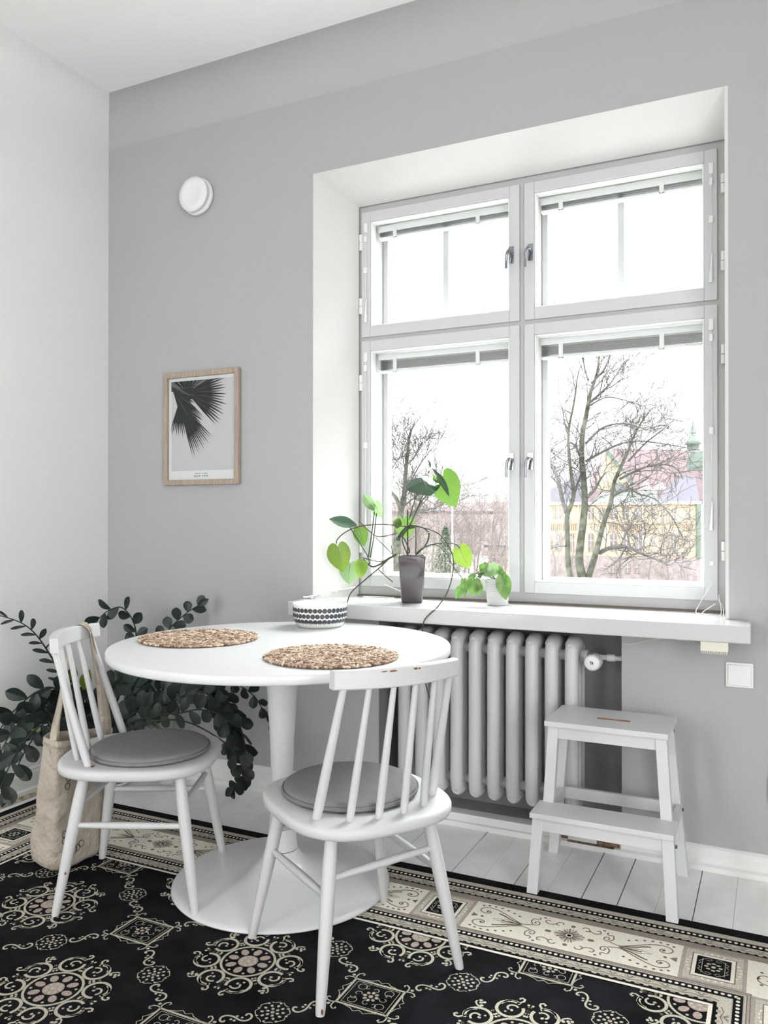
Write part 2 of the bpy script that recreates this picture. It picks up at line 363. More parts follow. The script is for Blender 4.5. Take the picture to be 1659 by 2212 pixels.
# blinds between the panes
for nm, (x0, x1), z1, n, lab in (('a', HL, HU[1], 3, 'small raised venetian blind at top of upper left sash'), ('b', HL, HB[1], 9, 'raised venetian blind bundle atop lower left sash'),
                            ('c', HR, HU[1], 3, 'small raised venetian blind at top of upper right sash'), ('d', HR, HB[1], 9, 'raised venetian blind bundle atop lower right sash')):
    t = thing('venetian_blind', lab+', between the panes', 'blind', ((x0+x1)/2, .265, z1-.02), 0, 'venetian blinds between the window panes')
    obj('head_rail', MB().box((x0+.004, .248, z1-.026), (x1-.004, .282, z1-.001)), plas_m, t)
    b = MB(); z = z1-.030
    for k in range(n):
        zz = z-.0042*k
        b.add([(x0+.006, .247, zz-.0012), (x1-.006, .247, zz-.0012), (x1-.006, .265, zz+.0008), (x0+.006, .265, zz+.0008), (x0+.006, .283, zz-.0012), (x1-.006, .283, zz-.0012)], [(0, 1, 2, 3), (3, 2, 5, 4)], 0)
        b.add([(x0+.006, .247, zz-.0012), (x1-.006, .247, zz-.0012), (x1-.006, .247, zz-.0027), (x0+.006, .247, zz-.0027)], [(0, 1, 2, 3)])
    so = obj('slats', b, slat_m, t)
    zr = z-.0042*n-.004
    obj('bottom_rail', MB().box((x0+.004, .25, zr-.007), (x1-.004, .28, zr+.002)), plas_m, t, bevel=.002)
    for fx in (.14, .76):
        cx = x0+(x1-x0)*fx
        c = MB().box((cx-.008, .242, zr-.010), (cx+.008, .246, z1-.022)).box((cx-.008, .242, zr-.010), (cx+.008, .256, zr-.007)).tube([(cx, .243, zr-.004), (cx, .239, zr-.004)], .006, 8)
        obj('clip', c, plas_m, t)
    left = nm in 'ab'; cx = LX0+.022 if left else RX1-.020
    zt = z1-.02; L = .30 if n == 3 else .62
    c = MB().box((cx-.008, FY-.006, zt-.02), (cx+.008, FY, zt+.02)).box((cx-.006, FY-.012, zt-.06), (cx+.006, FY, zt-.035))
    obj('cord_guide', c, plas_m, t, bevel=.002)
    c = MB().tube([(cx, FY-.006, zt-.01), (cx+.002, FY-.008, zt-L*.5), (cx-.001, FY-.006, zt-L)], .0011, 5)
    c.tube([(cx+.003, FY-.006, zt-L), (cx-.001, FY-.006, zt-L-.10)], [.002, .0065], 8).box((cx-.007, FY-.010, zt-L*.6-.012), (cx+.007, FY, zt-L*.6+.012))
    obj('pull_cord', c, plas_m, t)
    c = MB().box((cx-.006, FY-.006, z1-.40 if n == 3 else .98), (cx+.006, FY, z1-.385 if n == 3 else .995)); obj('cord_cleat', c, plas_m, t)

# window sill
b = MB()
b.box((-1.735, -.145, .760), (-.071, .0, WZB)).box((WXL+.001, 0, .776), (WXR-.001, FY-.001, WZB))
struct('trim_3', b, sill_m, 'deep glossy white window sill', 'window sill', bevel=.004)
# cable along reveal, loose strings
b = MB()
b.tube(smooth_path([at(655, 1290, -.03), at(672, 1289, -.012), at(700, 1280, .05), at(735, 1274, .11), at(770, 1268, .165)]), .004, 7)
for u, v, y in ((672, 1289, -.012), (725, 1276, .09)): b.box(at(u, v, y)-Vector((.006, .004, .006)), at(u, v, y)+Vector((.006, .004, .006)))
tag(obj('cable', b, plas_m), 'thin white cable clipped along the base of the left reveal', 'cable')
b = MB()
zs = WZB+.0032
for pts in (((-.19, .16, .03), (-.23, .12, .0), (-.20, .09, 0), (-.17, .12, 0), (-.18, .17, .06)), ((-.185, .17, .05), (-.165, .15, .02), (-.16, .10, 0), (-.155, .06, 0)), ((-.2, .175, .10), (-.24, .165, .03), (-.25, .13, 0), (-.22, .10, 0))):
    b.tube(smooth_path([(p[0], p[1], zs+p[2]) for p in pts]), .0014, 5)
tag(obj('blind_cord', b, plas_m), 'loose white blind strings curled on the right end of the sill', 'cord')
b = MB().tube(smooth_path([Vector((-1.50+.10*cos(a)+.02*a, .12+.025*sin(a), WZB+.0032)) for a in [k*.6 for k in range(11)]]+[at(830, 1262, .165)]), .0016, 5)
tag(obj('thin_wire', b, plas_m), 'thin white wire looping on the left of the sill behind the dark pot', 'wire')

# ================================================================== OUTSIDE
fac_m = mat('facade_ochre', (.26, .20, .145), .9, .1, var=.08, vscale=.6)
stone_m = mat('rusticated_stone', (.15, .125, .125), .95, .1, var=.2, vscale=1.5, bump=.5, bscale=2)
redroof_m = mat('red_tile_roof', (.085, .062, .066), .9, .1, var=.15, vscale=2)
slate_m = mat('slate_roof', (.052, .048, .060), .8, .2, var=.1, vscale=1)
copper_m = mat('copper_patina', (.068, .085, .072), .7, .3, var=.12, vscale=1)
wglass_m = mat('dark_window_glass', (.085, .07, .072), .2, .5)
trimw_m = mat('white_window_bars', (.24, .23, .22), .6)
bark_m = mat('grey_bark', (.05, .047, .045), .9, .1, var=.3, vscale=5)
moss_m = mat('mossy_bark', (.045, .047, .036), .9, .1, var=.4, vscale=3)
brush_m = mat('bare_brush_twigs', (.12, .10, .096), .95, .1)
grd_m = mat('winter_lawn', (.30, .29, .27), .95, .1, var=.2, vscale=.4)
snow_m = mat('grey_road', (.18, .175, .17), .9, .1)
plaster_m = mat('pink_brick', (.26, .19, .165), .9, .1, var=.1, vscale=1)
b = MB().box((-400, 8, -11.2), (150, 420, -11))
struct('ground', b, grd_m, 'winter ground outside beyond the window', 'ground')
b = MB(); p = at(860, 1240, 90); b.box((-120, 78, -11), (0, 92, -10.97)); tag(obj('street', b, snow_m), 'pale street crossing behind the bare trees', 'street')['kind'] = 'structure'
# big ochre building
BY = 150.0
k = 1/4.1475
def q(x, y, Y=BY): return at(1150+x*k, 900+y*k, Y)
bx = thing('ochre_building', 'ochre two storey building with tiled roofs seen through the lower right sash', 'building', (q(700, 1300).x, BY+8, -11))
zc = q(700, 785).z; zs_ = q(700, 1250).z; XA, XB = q(-60, 800).x, q(1500, 800).x
obj('wall', MB().box((XA, BY, zs_), (XB, BY+16, zc)), fac_m, bx)
obj('stone_base', MB().box((XA-.1, BY-.3, -11), (XB+.1, BY+16, zs_)), stone_m, bx)
b = MB().box((XA-.3, BY-.7, zc-.1), (XB+.3, BY, zc+.45)); obj('cornice', b, trimw_m, bx)
zb_ = q(700, 958).z; b = MB().box((XA, BY-.2, zb_-.12), (XB, BY, zb_+.12))
for xx in list(range(700, 1000, 18))+list(range(1040, 1110, 16))+list(range(1360, 1430, 16))+list(range(130, 430, 18)):
    p = q(xx, 995); b.box((p.x-.12, BY-.2, p.z-.5), (p.x+.12, BY, p.z+.5))
obj('string_course', b, mat('facade_trim', (.18, .13, .09), .9), bx)
for xx in (415, 992, 1490):
    p = q(xx, 800); obj('drainpipe', MB().tube([(p.x, BY-.25, zc), (p.x, BY-.25, zs_)], .16 if xx < 1400 else .45, 8), trimw_m if xx < 1400 else copper_m, bx)
def bwin(x0, x1, y0, y1, arch=False, base=BY):
    a = q(x0, y1, base); c = q(x1, y0, base); r = (c.x-a.x)/2
    poly = [(a.x, base-.05, a.z), (c.x, base-.05, a.z)]
    if arch:
        zt = c.z-r
        poly += [(a.x+r+r*cos(t), base-.05, zt+r*sin(t)) for t in [pi*j/8 for j in range(9)]]
    else: poly += [(c.x, base-.05, c.z), (a.x, base-.05, c.z)]
    fo = [((Vector(p)-Vector((a.x+r, 0, (a.z+c.z)/2)))*1.0) for p in poly]
    frame = MB().prism([(a.x+r+f.x*1.16, base-.12, (a.z+c.z)/2+f.z*1.07) for f in fo], (0, .115, 0))
    w_ = obj('window', frame, MATS['facade_trim'], bx)
    pn = MB().prism([(p[0], base-.16, p[2]) for p in poly], (0, .05, 0))
    mx = (a.x+c.x)/2
    pn.box((mx-.06, base-.2, a.z), (mx+.06, base-.16, c.z-(r*.2 if arch else 0)), 1)
    zm = a.z+(c.z-a.z)*.6; pn.box((a.x, base-.2, zm-.06), (c.x, base-.16, zm+.06), 1)
    obj('pane', pn, [wglass_m, trimw_m], w_)
for x0, x1 in ((185, 207), (222, 250), (275, 297), (505, 550), (600, 650), (705, 755), (808, 862), (918, 975), (1068, 1098), (1382, 1412)): bwin(x0, x1, 822, 915)
for x0, x1 in ((1155, 1178), (1203, 1227), (1253, 1280)): bwin(x0, x1, 822, 945); bwin(x0, x1, 1065, 1225)
for x0, x1 in ((130, 165), (212, 265), (345, 372), (503, 550), (700, 760), (820, 870), (922, 985)): bwin(x0, x1, 1045, 1205, True)
for x0, x1 in ((1075, 1090), (1392, 1408)): bwin(x0, x1, 1065, 1150)
for x0, x1 in ((205, 250), (705, 745), (835, 875), (918, 960)): bwin(x0, x1, 1310, 1400, True, BY-.3)
def roofpoly(name, pts, Y0, Y1, m, thick=.6):
    # sloping roof: lower points near at Y0, upper points farther at Y1
    ys = [p[1] for p in pts]; lo, hi = max(ys), min(ys)
    P = []
    for (x, y) in pts:
        Y = Y0+(Y1-Y0)*(lo-y)/(lo-hi+1e-6); P.append(q(x, y, Y))
    return obj(name, MB().prism(P, (0, thick, -thick*.3)), m, bx)
roofpoly('roof', [(-60, 778), (520, 778), (420, 480), (300, 590), (-20, 720)], BY, BY+6, slate_m)
roofpoly('roof', [(1120, 770), (1500, 770), (1455, 532), (1290, 545), (1200, 640)], BY, BY+6, slate_m)
roofpoly('roof', [(520, 778), (1130, 778), (1110, 665), (600, 685)], BY, BY+3, copper_m)
roofpoly('roof', [(480, 780), (1530, 780), (1530, 330), (1400, 300), (720, 285), (560, 470)], BY+8, BY+20, redroof_m)
g = MB().prism([q(560, 660, BY+6.4), q(900, 660, BY+6.4), q(660, 300, BY+6.4)], (0, 1, 0)); obj('gable', g, fac_m, bx)
for pl in (((640, 300), (660, 262), (920, 600), (890, 615)), ((1000, 650), (1015, 650), (1045, 700), (1030, 700))):
    obj('roof_edge', MB().prism([q(*p, BY+5.5) for p in pl], (0, .9, 0)), copper_m, bx)
obj('skylight_tower', MB().prism([q(740, 680, BY+5), q(835, 680, BY+5), q(835, 590, BY+5), (q(740, 590, BY+5))], (0, 3, 0)), mat('grey_cladding', (.08, .08, .08), .8), bx)
obj('dormer', MB().prism([q(1385, 480, BY+9), q(1530, 480, BY+9), q(1530, 310, BY+9), q(1420, 310, BY+9), q(1385, 360, BY+9)], (0, 2, 0)), copper_m, bx)
p = q(1440, 300, BY+12); obj('turret', MB().lathe([(1.1, 0), (1.1, 1), (1.6, 1.1), (.9, 2), (.15, 5), (0, 6)], p, 12), copper_m, bx)
for x0, x1, pk in ((960, 1060, 1005), (1085, 1180, 1140)):
    obj('dormer', MB().prism([q(x0, 655, BY+4), q(x1, 655, BY+4), q(pk, 580, BY+4)], (0, 4, 0)), trimw_m, bx)
# pinkish low wall & distant buildings in left sash
kk = 1/3.568
def ql(x, y, Y): return at(760+x*kk, 700+y*kk, Y)
bt = thing('brick_building', 'low pink brick building far behind the bare trees, lower left sash', 'building', (ql(1120, 1800, 120).x, 120, -11))
a = ql(1050, 1890, 118); c = ql(1260, 1725, 118)
obj('wall', MB().box((a.x, 118, -11), (c.x, 128, c.z)), plaster_m, bt)
obj('roof', MB().box((a.x-.5, 117.5, c.z), (c.x+.5, 128.5, c.z+.4)), slate_m, bt)
for wx in (1085, 1120, 1150):
    p = ql(wx, 1800, 118); obj('window', MB().box((p.x-.4, 117.9, p.z-.8), (p.x+.4, 118.05, p.z+.7)), wglass_m, bt)
bt = thing('long_far_building', 'long reddish building far off behind the bare tree crowns, lower left sash', 'building', (ql(700, 1500, 240).x, 245, -11))
a = ql(200, 1560, 240); c = ql(1350, 1440, 240); obj('wall', MB().box((a.x, 240, -11), (c.x, 255, c.z)), mat('far_brick', (.16, .13, .13), .9, var=.15, vscale=.3), bt)
obj('roof', MB().prism([(a.x, 239, c.z), (c.x, 239, c.z), (c.x, 247, c.z+3), (a.x, 247, c.z+3)], (0, 1, -1)), redroof_m, bt)
bt = thing('pale_house', 'pale house partly hidden by tree trunks left of the flagpole', 'building', (ql(560, 1700, 140).x, 142, -11))
a = ql(500, 1800, 140); c = ql(700, 1600, 140); obj('wall', MB().box((a.x, 140, -11), (c.x, 150, c.z)), mat('pale_render', (.19, .18, .17), .9), bt)
obj('roof', MB().prism([(a.x-.4, 139.5, c.z), (a.x-.4, 150.5, c.z), (a.x-.4, 145, c.z+2.5)], (c.x-a.x+.8, 0, 0)), redroof_m, bt)
for wx in (545, 590, 640):
    p = ql(wx, 1680, 140); obj('window', MB().box((p.x-.5, 139.9, p.z-1), (p.x+.5, 140.05, p.z+.8)), wglass_m, bt)
a = ql(775, 1760, 68); c = ql(775, 1380, 68)
fp = thing('flagpole', 'slim pale flagpole standing outside the lower left sash', 'pole', (a.x, 68, -11))
obj('pole', MB().tube([(a.x, 68, -11), (c.x, 68, c.z)], [.12, .08], 8), trimw_m, fp); obj('finial', MB().lathe([(0, 0), (.14, .08), (.14, .2), (0, .3)], (c.x, 68, c.z), 10), trimw_m, fp)

# bare trees
MINR = [.015]
def twigs(b, P, rad, depth, rng, step=.9, L=1.6):
    """random twigs off a polyline"""
    acc = 0
    for i in range(1, len(P)):
        seg = P[i]-P[i-1]; acc += seg.length
        if acc < step*(.6+.8*rng.random()): continue
        acc = 0
        t = seg.normalized(); sd = Vector((rng.uniform(-1, 1), rng.uniform(-.8, .8), rng.uniform(-.5, .9)))
        d = (t*.7+sd*.8).normalized(); n = 5; l = L*(.5+rng.random()); pts = [P[i].copy()]; dd = d
        for j in range(n):
            dd = (dd+Vector((rng.uniform(-.3, .3), rng.uniform(-.3, .3), rng.uniform(-.25, .28)))).normalized(); pts.append(pts[-1]+dd*l/n)
        r0 = min(rad[i]*.6, .045 if depth > 1 else (.030 if depth else .022))
        b.tube(pts, [max(r0*(1-.13*j), MINR[0]) for j in range(n+1)], 4 if depth > 1 else 3, 0, False)
        if depth > 0: twigs(b, pts, [r0]*(n+1), depth-1, rng, step*.72, L*.62)
def tree(label, trunks, branches, Y, s, ox, oy, seed, rscale=1, step=.8, L=1.7, depth=2):
    rng = random.Random(seed)
    c = lambda p, dy=0: at(ox+p[0]/s, oy+p[1]/s, Y+dy)
    base = c(trunks[0][0][0]); base.z = -11
    t = thing('bare_tree', label, 'tree', base)
    tb = MB(); tw = MB(); first = True
    for pts, r0, r1 in trunks:
        P = smooth_path([c(p, rng.uniform(-.6, .6) if i else 0) for i, p in enumerate(pts)], 5)
        n = len(P); rad = [(r0+(r1-r0)*i/(n-1))*rscale for i in range(n)]
        if pts[0][2:] : pass
        tb.tube([Vector((P[0].x, P[0].y, -11))]+P if first or len(pts[0]) > 2 else P, ([rad[0]*1.3]+rad) if first or len(pts[0]) > 2 else rad, 8, 0, False)
        first = False
        twigs(tw, P[n//5:], rad[n//5:], depth, rng, step*1.1, L)
    for pts, r0, r1 in branches:
        P = smooth_path([c(p, i*rng.uniform(-.7, .7)) for i, p in enumerate(pts)], 5)
        n = len(P); rad = [(r0+(r1-r0)*i/(n-1))*rscale for i in range(n)]
        tw.tube(P, rad, 6, 0, False); twigs(tw, P, rad, depth, rng, step*.7, L)
    tr = obj('trunk', tb, moss_m, t); obj('branches', tw, bark_m, t); return t
S = 4.1475
tree('big bare tree with mossy forked trunks filling the lower right sash',
 [([(450, 1450), (420, 1300), (430, 1150), (455, 950), (470, 750), (455, 500), (440, 350), (450, 150), (480, 0), (500, -110), (525, -230), (560, -330), (585, -420), (600, -540), (640, -630)], .27, .035),
  ([(340, 1450, 1), (320, 1300), (315, 1100), (310, 900), (350, 780), (370, 680), (345, 500), (325, 300), (325, 120), (360, -60), (385, -200), (400, -330), (430, -450)], .18, .025),
  ([(500, 1450, 1), (560, 1250), (600, 1100), (640, 950), (700, 780), (730, 600), (780, 480), (860, 300), (890, 220), (960, 80), (1020, -10), (1060, -60)], .19, .025)],
 [([(600, 1220), (700, 1175), (830, 1165), (920, 1195), (1000, 1240), (1080, 1265), (1210, 1330)], .14, .03),
  ([(310, 860), (270, 750), (230, 560), (170, 430), (150, 330), (120, 260)], .16, .05),
  ([(490, 720), (560, 650), (610, 560), (660, 500)], .12, .03),
  ([(480, 400), (600, 330), (800, 240), (960, 220), (1150, 240), (1500, 300)], .08, .025),
  ([(480, 240), (600, 120), (720, 70), (880, 65), (1000, 110), (1110, 130)], .08, .025),
  ([(720, 710), (800, 670), (870, 640), (950, 690), (1100, 740), (1250, 900), (1350, 1090)], .09, .025),
  ([(780, 560), (900, 500), (1050, 440), (1200, 430), (1300, 470), (1350, 560)], .08, .025),
  ([(860, 400), (1000, 250), (1150, 130), (1280, 20)], .07, .02),
  ([(430, 370), (390, 270), (340, 230)], .08, .06), ([(370, 700), (420, 560), (450, 500)], .1, .06),
  ([(325, 120), (290, 60), (270, -60), (230, -160)], .07, .02), ([(495, -110), (600, -200), (700, -300), (780, -420), (870, -520)], .09, .02),
  ([(500, -90), (650, -170), (780, -160), (980, -100)], .05, .02), ([(530, -300), (640, -420), (700, -560), (720, -640)], .07, .02),
  ([(500, -330), (470, -430), (440, -600)], .06, .02), ([(300, 1160), (240, 1160), (130, 1190)], .06, .03),
  ([(300, 200), (250, 230), (180, 270)], .04, .02), ([(640, 950), (760, 960), (880, 1040), (960, 1120)], .04, .015), ([(450, 820), (560, 800), (640, 900)], .04, .015)],
 45, S, 1150, 900, 3, 1.0, .62, 1.6)
MINR[0] = .021
tree('bare branching tree behind the plants in the lower left sash',
 [([(350, 1600), (370, 1500), (380, 1430), (405, 1300), (415, 1150), (430, 1000), (440, 900), (460, 820), (490, 750)], .3, .03),
  ([(380, 1430), (340, 1340), (290, 1270), (265, 1100), (290, 960), (280, 850), (285, 760)], .18, .02)],
 [([(400, 1330), (450, 1220), (540, 1060), (620, 960)], .09, .02), ([(380, 1420), (480, 1340), (560, 1290), (640, 1230)], .08, .02),
  ([(415, 1150), (390, 1000), (385, 850)], .06, .02), ([(350, 1560), (450, 1480), (560, 1440), (680, 1400), (760, 1330)], .09, .02), ([(270, 1180), (330, 1080), (370, 1020)], .05, .02),
  ([(420, 1100), (480, 1020), (530, 930)], .05, .015)],
 60, 3.568, 760, 700, 5, 1.15, .55, 2.1)
def thicket_tree(x, Y, h, seed):
    rng = random.Random(seed); b = MB(); z0 = -11
    P = [Vector((x, Y, z0))]
    for j in range(7): P.append(P[-1]+Vector((rng.uniform(-.4, .4), rng.uniform(-.4, .4), h/7)))
    rad = [.2-.024*j for j in range(8)]
    b.tube(P, rad, 5, 0, False); PP = smooth_path(P, 4); twigs(b, PP[4:], [.08]*len(PP), 2, rng, .55, h*.24)
    return b
protos = []
specs = []
for i in range(24):
    px = 826+i*11.8+random.uniform(-6, 6); Y = random.uniform(85, 125)
    specs.append((px, Y, random.uniform(1085, 1120)))
for i, px in enumerate((1150, 1190, 1240, 1290, 1340, 1395, 1440, 1490)): specs.append((px, random.uniform(112, 118), 1165+random.uniform(-20, 30)))
names_ = ['slender bare background tree seen through the lower left sash', 'low bare background tree seen in front of the ochre building']
for i, (px, Y, ty) in enumerate(specs):
    p = at(px, ty, Y); h = p.z+11
    o = obj('distant_bare_tree', thicket_tree(0, 0, h, 100+i), brush_m)
    for v in o.data.vertices: v.co.z += 11
    o.location = (p.x, Y, -11)
    tag(o, names_[0 if i < 24 else 1], 'tree', 'background trees behind the lower left sash' if i < 24 else 'low trees before the ochre building')
ever_m = mat('evergreen', (.04, .055, .036), .9, .1, var=.3, vscale=3)
b = MB(); p = ql(720, 1800, 70)
for j in range(900):
    h = random.random(); r = (1-h)*1.5; a = random.uniform(0, 2*pi); c = Vector((p.x+r*cos(a)*.9, 70+r*sin(a), p.z-1.5+h*4.6))
    d = Vector((cos(a), sin(a), -.5))*.35; s_ = Vector((-sin(a), cos(a), 0))*.08
    b.add([c-s_, c+s_, c+d], [(0, 1, 2)])
b.tube([(p.x, 70, -11), (p.x, 70, p.z+2)], [.15, .05], 6)
tag(obj('small_fir', b, ever_m), 'small dark green fir outside the lower left sash', 'tree')

# ================================================================== RADIATOR
t = thing('radiator', 'white cast iron column radiator in the niche under the sill', 'radiator', (-.93, .05, .06))
xs = [-1.292+.0716*i for i in range(10)]
def section(x):
    b = MB(); r = .0245
    for y in (-.006, .046, .098):
        b.tube(smooth_path([(x, y+(.02 if y < 0 else 0), .135), (x, y, .165), (x, y, .40), (x, y, .655), (x, y+(.015 if y < 0 else 0), .69)], 4), [.018]+[r]*15+[.018], 12, 0, True, 1.0)
    for z in (.128, .690):
        pr = [(x-.026, -.012), (x-.03, .045), (x-.026, .105), (x+.026, .105), (x+.03, .045), (x+.026, -.012)]
        b.tube([(x, -.018, z), (x, -.006, z+.004), (x, .045, z+.010), (x, .10, z+.004), (x, .112, z)], [.014, .022, .026, .022, .014], 12, 0, True, 1.15)
    for z in (.165, .655):
        b.tube([(x-.036, .045, z), (x+.036, .045, z)], .020, 10)
    return b
for x in xs: obj('column', section(x), rad_m, t)
fb = MB()
for x in (xs[0], xs[-1]): fb.box((x-.012, .02, .0355), (x+.012, .08, .13))
obj('foot', fb, rad_m, t)
b = MB().tube([(-.625, .045, .655), (-.600, .045, .655)], .024, 12).tube([(-.60, .045, .655), (-.478, .045, .655)], .0095, 10).tube([(-.535, .045, .655), (-.508, .045, .655)], .014, 6)
obj('pipe', b, rad_m, t)
b = MB().lathe([(0, .058), (.022, .058), (.026, .052), (.027, .0), (.020, -.01), (.0, -.01)], (-.568, -.002, .650), 32, 0, 'y')
for k_ in range(28):
    a = 2*pi*k_/28; c = Vector((-.568+.027*cos(a), 0, .650+.027*sin(a))); b.tube([c+Vector((0, -.052, 0)), c+Vector((0, -.006, 0))], .0016, 4)
v = obj('thermostat_knob', b, plas_m, t)
b = MB(); X, Z, y_ = -.568, .650, -.0612
def stroke(b, x0, z0, x1, z1, wd=.0018): 
    d = Vector((x1-x0, 0, z1-z0)).normalized(); n_ = Vector((-d.z, 0, d.x))*wd/2; a_, c_ = Vector((x0, y_, z0)), Vector((x1, y_, z1))
    b.prism([a_-n_, c_-n_, c_+n_, a_+n_], (0, .0006, 0))
for s_ in ((X-.006, Z+.005, X+.001, Z+.005), (X-.003, Z+.005, X-.003, Z-.005), (X+.0, Z-.005, X+.003, Z+.005), (X+.003, Z+.005, X+.006, Z-.005), (X+.0015, Z-.001, X+.0045, Z-.001)): stroke(b, *s_)
obj('knob_mark', b, dark_m, v)

# ================================================================== WALL ITEMS
c = Vector((-2.29, 0, 2.557))
t = thing('air_vent', 'round white vent disc high on the window wall above the framed print', 'vent', c)
obj('collar', MB().lathe([(.0, .001), (.076, .001), (.082, .006), (.082, .018), (.076, .022), (.0, .022)], c, 48, 0, 'y'), plas_m, t)
obj('disc_cover', MB().lathe([(.0, .030), (.060, .030), (.074, .034), (.077, .040), (.074, .046), (.050, .050), (.044, .0485), (.0, .047)], c, 48, 0, 'y'), plas_m, t)
obj('spindle', MB().tube([c+Vector((0, -.02, 0)), c+Vector((0, -.034, 0))], .02, 12), plas_m, t)
# picture
PX0, PX1, PZ0, PZ1 = -2.473, -2.0625, 1.2885, 1.7875
t = thing('framed_print', 'oak framed black and white palm leaf print on the window wall', 'picture', ((PX0+PX1)/2, -.01, PZ0))
b = MB(); fw = .023
ring(b, PX0, PX1, PZ0, PZ1, PX0+fw, PX1-fw, PZ0+fw, PZ1-fw, -.022, -.002); obj('frame', b, oak_m, t, bevel=.0015)
obj('backing_paper', MB().box((PX0+fw, -.008, PZ0+fw), (PX1-fw, -.004, PZ1-fw)), paper_m, t)
b = MB(); ix0, ix1, iz0, iz1 = PX0+.038, PX1-.036, PZ0+.063, PZ1-.038
b.box((ix0, -.0088, iz0), (ix1, -.008, iz1), 0)
# palm in image coords measured on the print (u right 0..1, v down 0..1)
IW, IH = ix1-ix0, iz1-iz0
def iv(u, v_, l): return Vector((ix0+u*IW, -.0092-.00025*l, iz1-v_*IH))
def clampuv(u, v_): return (max(0, min(1, u)), max(0, min(1, v_)))
def fan(cu, cv, a0, a1, n, L0, L1, mi, l, frac=.55, wd=1.0):
    asp = IH/IW
    for i in range(n):
        f_ = (i+.5)/n; a = radians(a0+(a1-a0)*f_); L = (L0+(L1-L0)*f_)*(1+.05*sin(i*2.3))
        da = radians(abs(a1-a0)/n)*.54*wd
        def P(r, aa): return clampuv(cu+r*cos(aa), cv+r*sin(aa)/asp)
        pts = [P(0, a), P(L*frac, a-da), P(L*.8, a-da*.45), P(L, a), P(L*.8, a+da*.45), P(L*frac, a+da)]
        b.add([iv(*p_, l) for p_ in pts], [(0, 5, 4, 3, 2, 1)], mi)
        if i % 3 == 0: 
            pts = [P(L*.08, a), P(L*frac, a-da*.25), P(L*.9, a), P(L*frac, a+da*.25)]
            b.add([iv(*p_, l+1) for p_ in pts], [(0, 3, 2, 1)], 2 if mi == 1 else 1)
fan(.12, .24, 112, 30, 17, .42, .50, 1, 0, .58)
fan(.14, .26, 74, 38, 13, .73, .68, 1, 2, .60)
fan(.14, .12, 64, 40, 9, .44, .56, 1, 4, .62)
fan(.26, .13, -175, -92, 14, .5, .5, 1, 4, .7)
fan(.26, .13, -92, 45, 36, .52, .68, 1, 6, .60)
fan(.03, .10, -10, 70, 12, .42, .44, 1, 8, .75)
b.add([iv(0, .02, 10), iv(.30, .15, 10), iv(.29, .165, 10), iv(0, .05, 10)], [(0, 3, 2, 1)], 2)
obj('palm_image', b, [print_m, palm_m, palm2_m], t)
def text_mesh(s, size, loc, name, m, parent, spacing=1.0):
    cu = bpy.data.curves.new(name, 'FONT'); cu.body = s; cu.size = size; cu.align_x = 'CENTER'; cu.space_character = spacing; cu.extrude = .0002
    to = bpy.data.objects.new(name+'_src', cu); COL.objects.link(to); dg = bpy.context.evaluated_depsgraph_get()
    me = bpy.data.meshes.new_from_object(to.evaluated_get(dg)); COL.objects.unlink(to); bpy.data.objects.remove(to)
    me.transform(Matrix.Translation(Vector(loc)) @ Matrix.Rotation(pi/2, 4, 'X'))
    me.transform(WM[parent.name].inverted()); me.materials.clear(); me.materials.append(m)
    o = bpy.data.objects.new(name, me); COL.objects.link(o); o.parent = parent; return o
cx_ = (ix0+ix1)/2
text_mesh('PALM TREE', .0105, (cx_-.004, -.0092, PZ0+.0355), 'caption_text', ink2_m, t, 1.6)
b = MB()
for i in range(22):
    if i in (6, 10, 14): continue
    x0 = cx_-.037+i*.0031; b.box((x0, -.0092, PZ0+.049), (x0+.0016, -.0085, PZ0+.0515))
obj('caption_line', b, ink2_m, t)
obj('glazing', MB().box((PX0+fw-.003, -.0150, PZ0+fw-.003), (PX1-fw+.003, -.0140, PZ1-fw+.003)), glass_m, t)
# blank plate, brackets under sill
t = thing('wall_switch_plate', 'square blank white wall plate below the right end of the sill', 'wall plate', (-.108, 0, .64))
obj('plate', MB().box((-.149, -.008, .599), (-.067, 0, .679)), plas_m, t, bevel=.003)
obj('cover', MB().box((-.142, -.013, .606), (-.074, -.008, .672)), plas_m, t, bevel=.002)
b = MB().box((-.215, -.150+.01, .730), (-.135, -.10, .7595))
for i in range(14): b.box((-.213+i*.0056, -.1405, .722), (-.2105+i*.0056, -.12, .73))
tag(obj('plastic_clip_box', b, cream_m, bevel=.001), 'small yellowed plastic box with teeth stuck under the sill', 'sensor box')
b = MB().tube(smooth_path([(-.478, -.004, .715), (-.44, -.004, .717), (-.38, -.004, .735), (-.33, -.004, .742), (-.26, -.02, .74), (-.215, -.10, .742)]), .0012, 5)
tag(obj('sensor_wire', b, cream_m), 'thin cord sagging from the niche to the yellowed box under the sill', 'cord')
t = thing('wall_socket', 'white wall socket low on the wall at the right edge of the photo', 'socket', (.02, 0, .28))
obj('plate', MB().box((-.026, -.009, .24), (.06, 0, .32)), plas_m, t, bevel=.003); obj('insert', MB().lathe([(.028, .009), (.028, .012), (.022, .012), (.020, .010), (0, .010)], (.017, 0, .28), 24, 0, 'y'), plas_m, t)

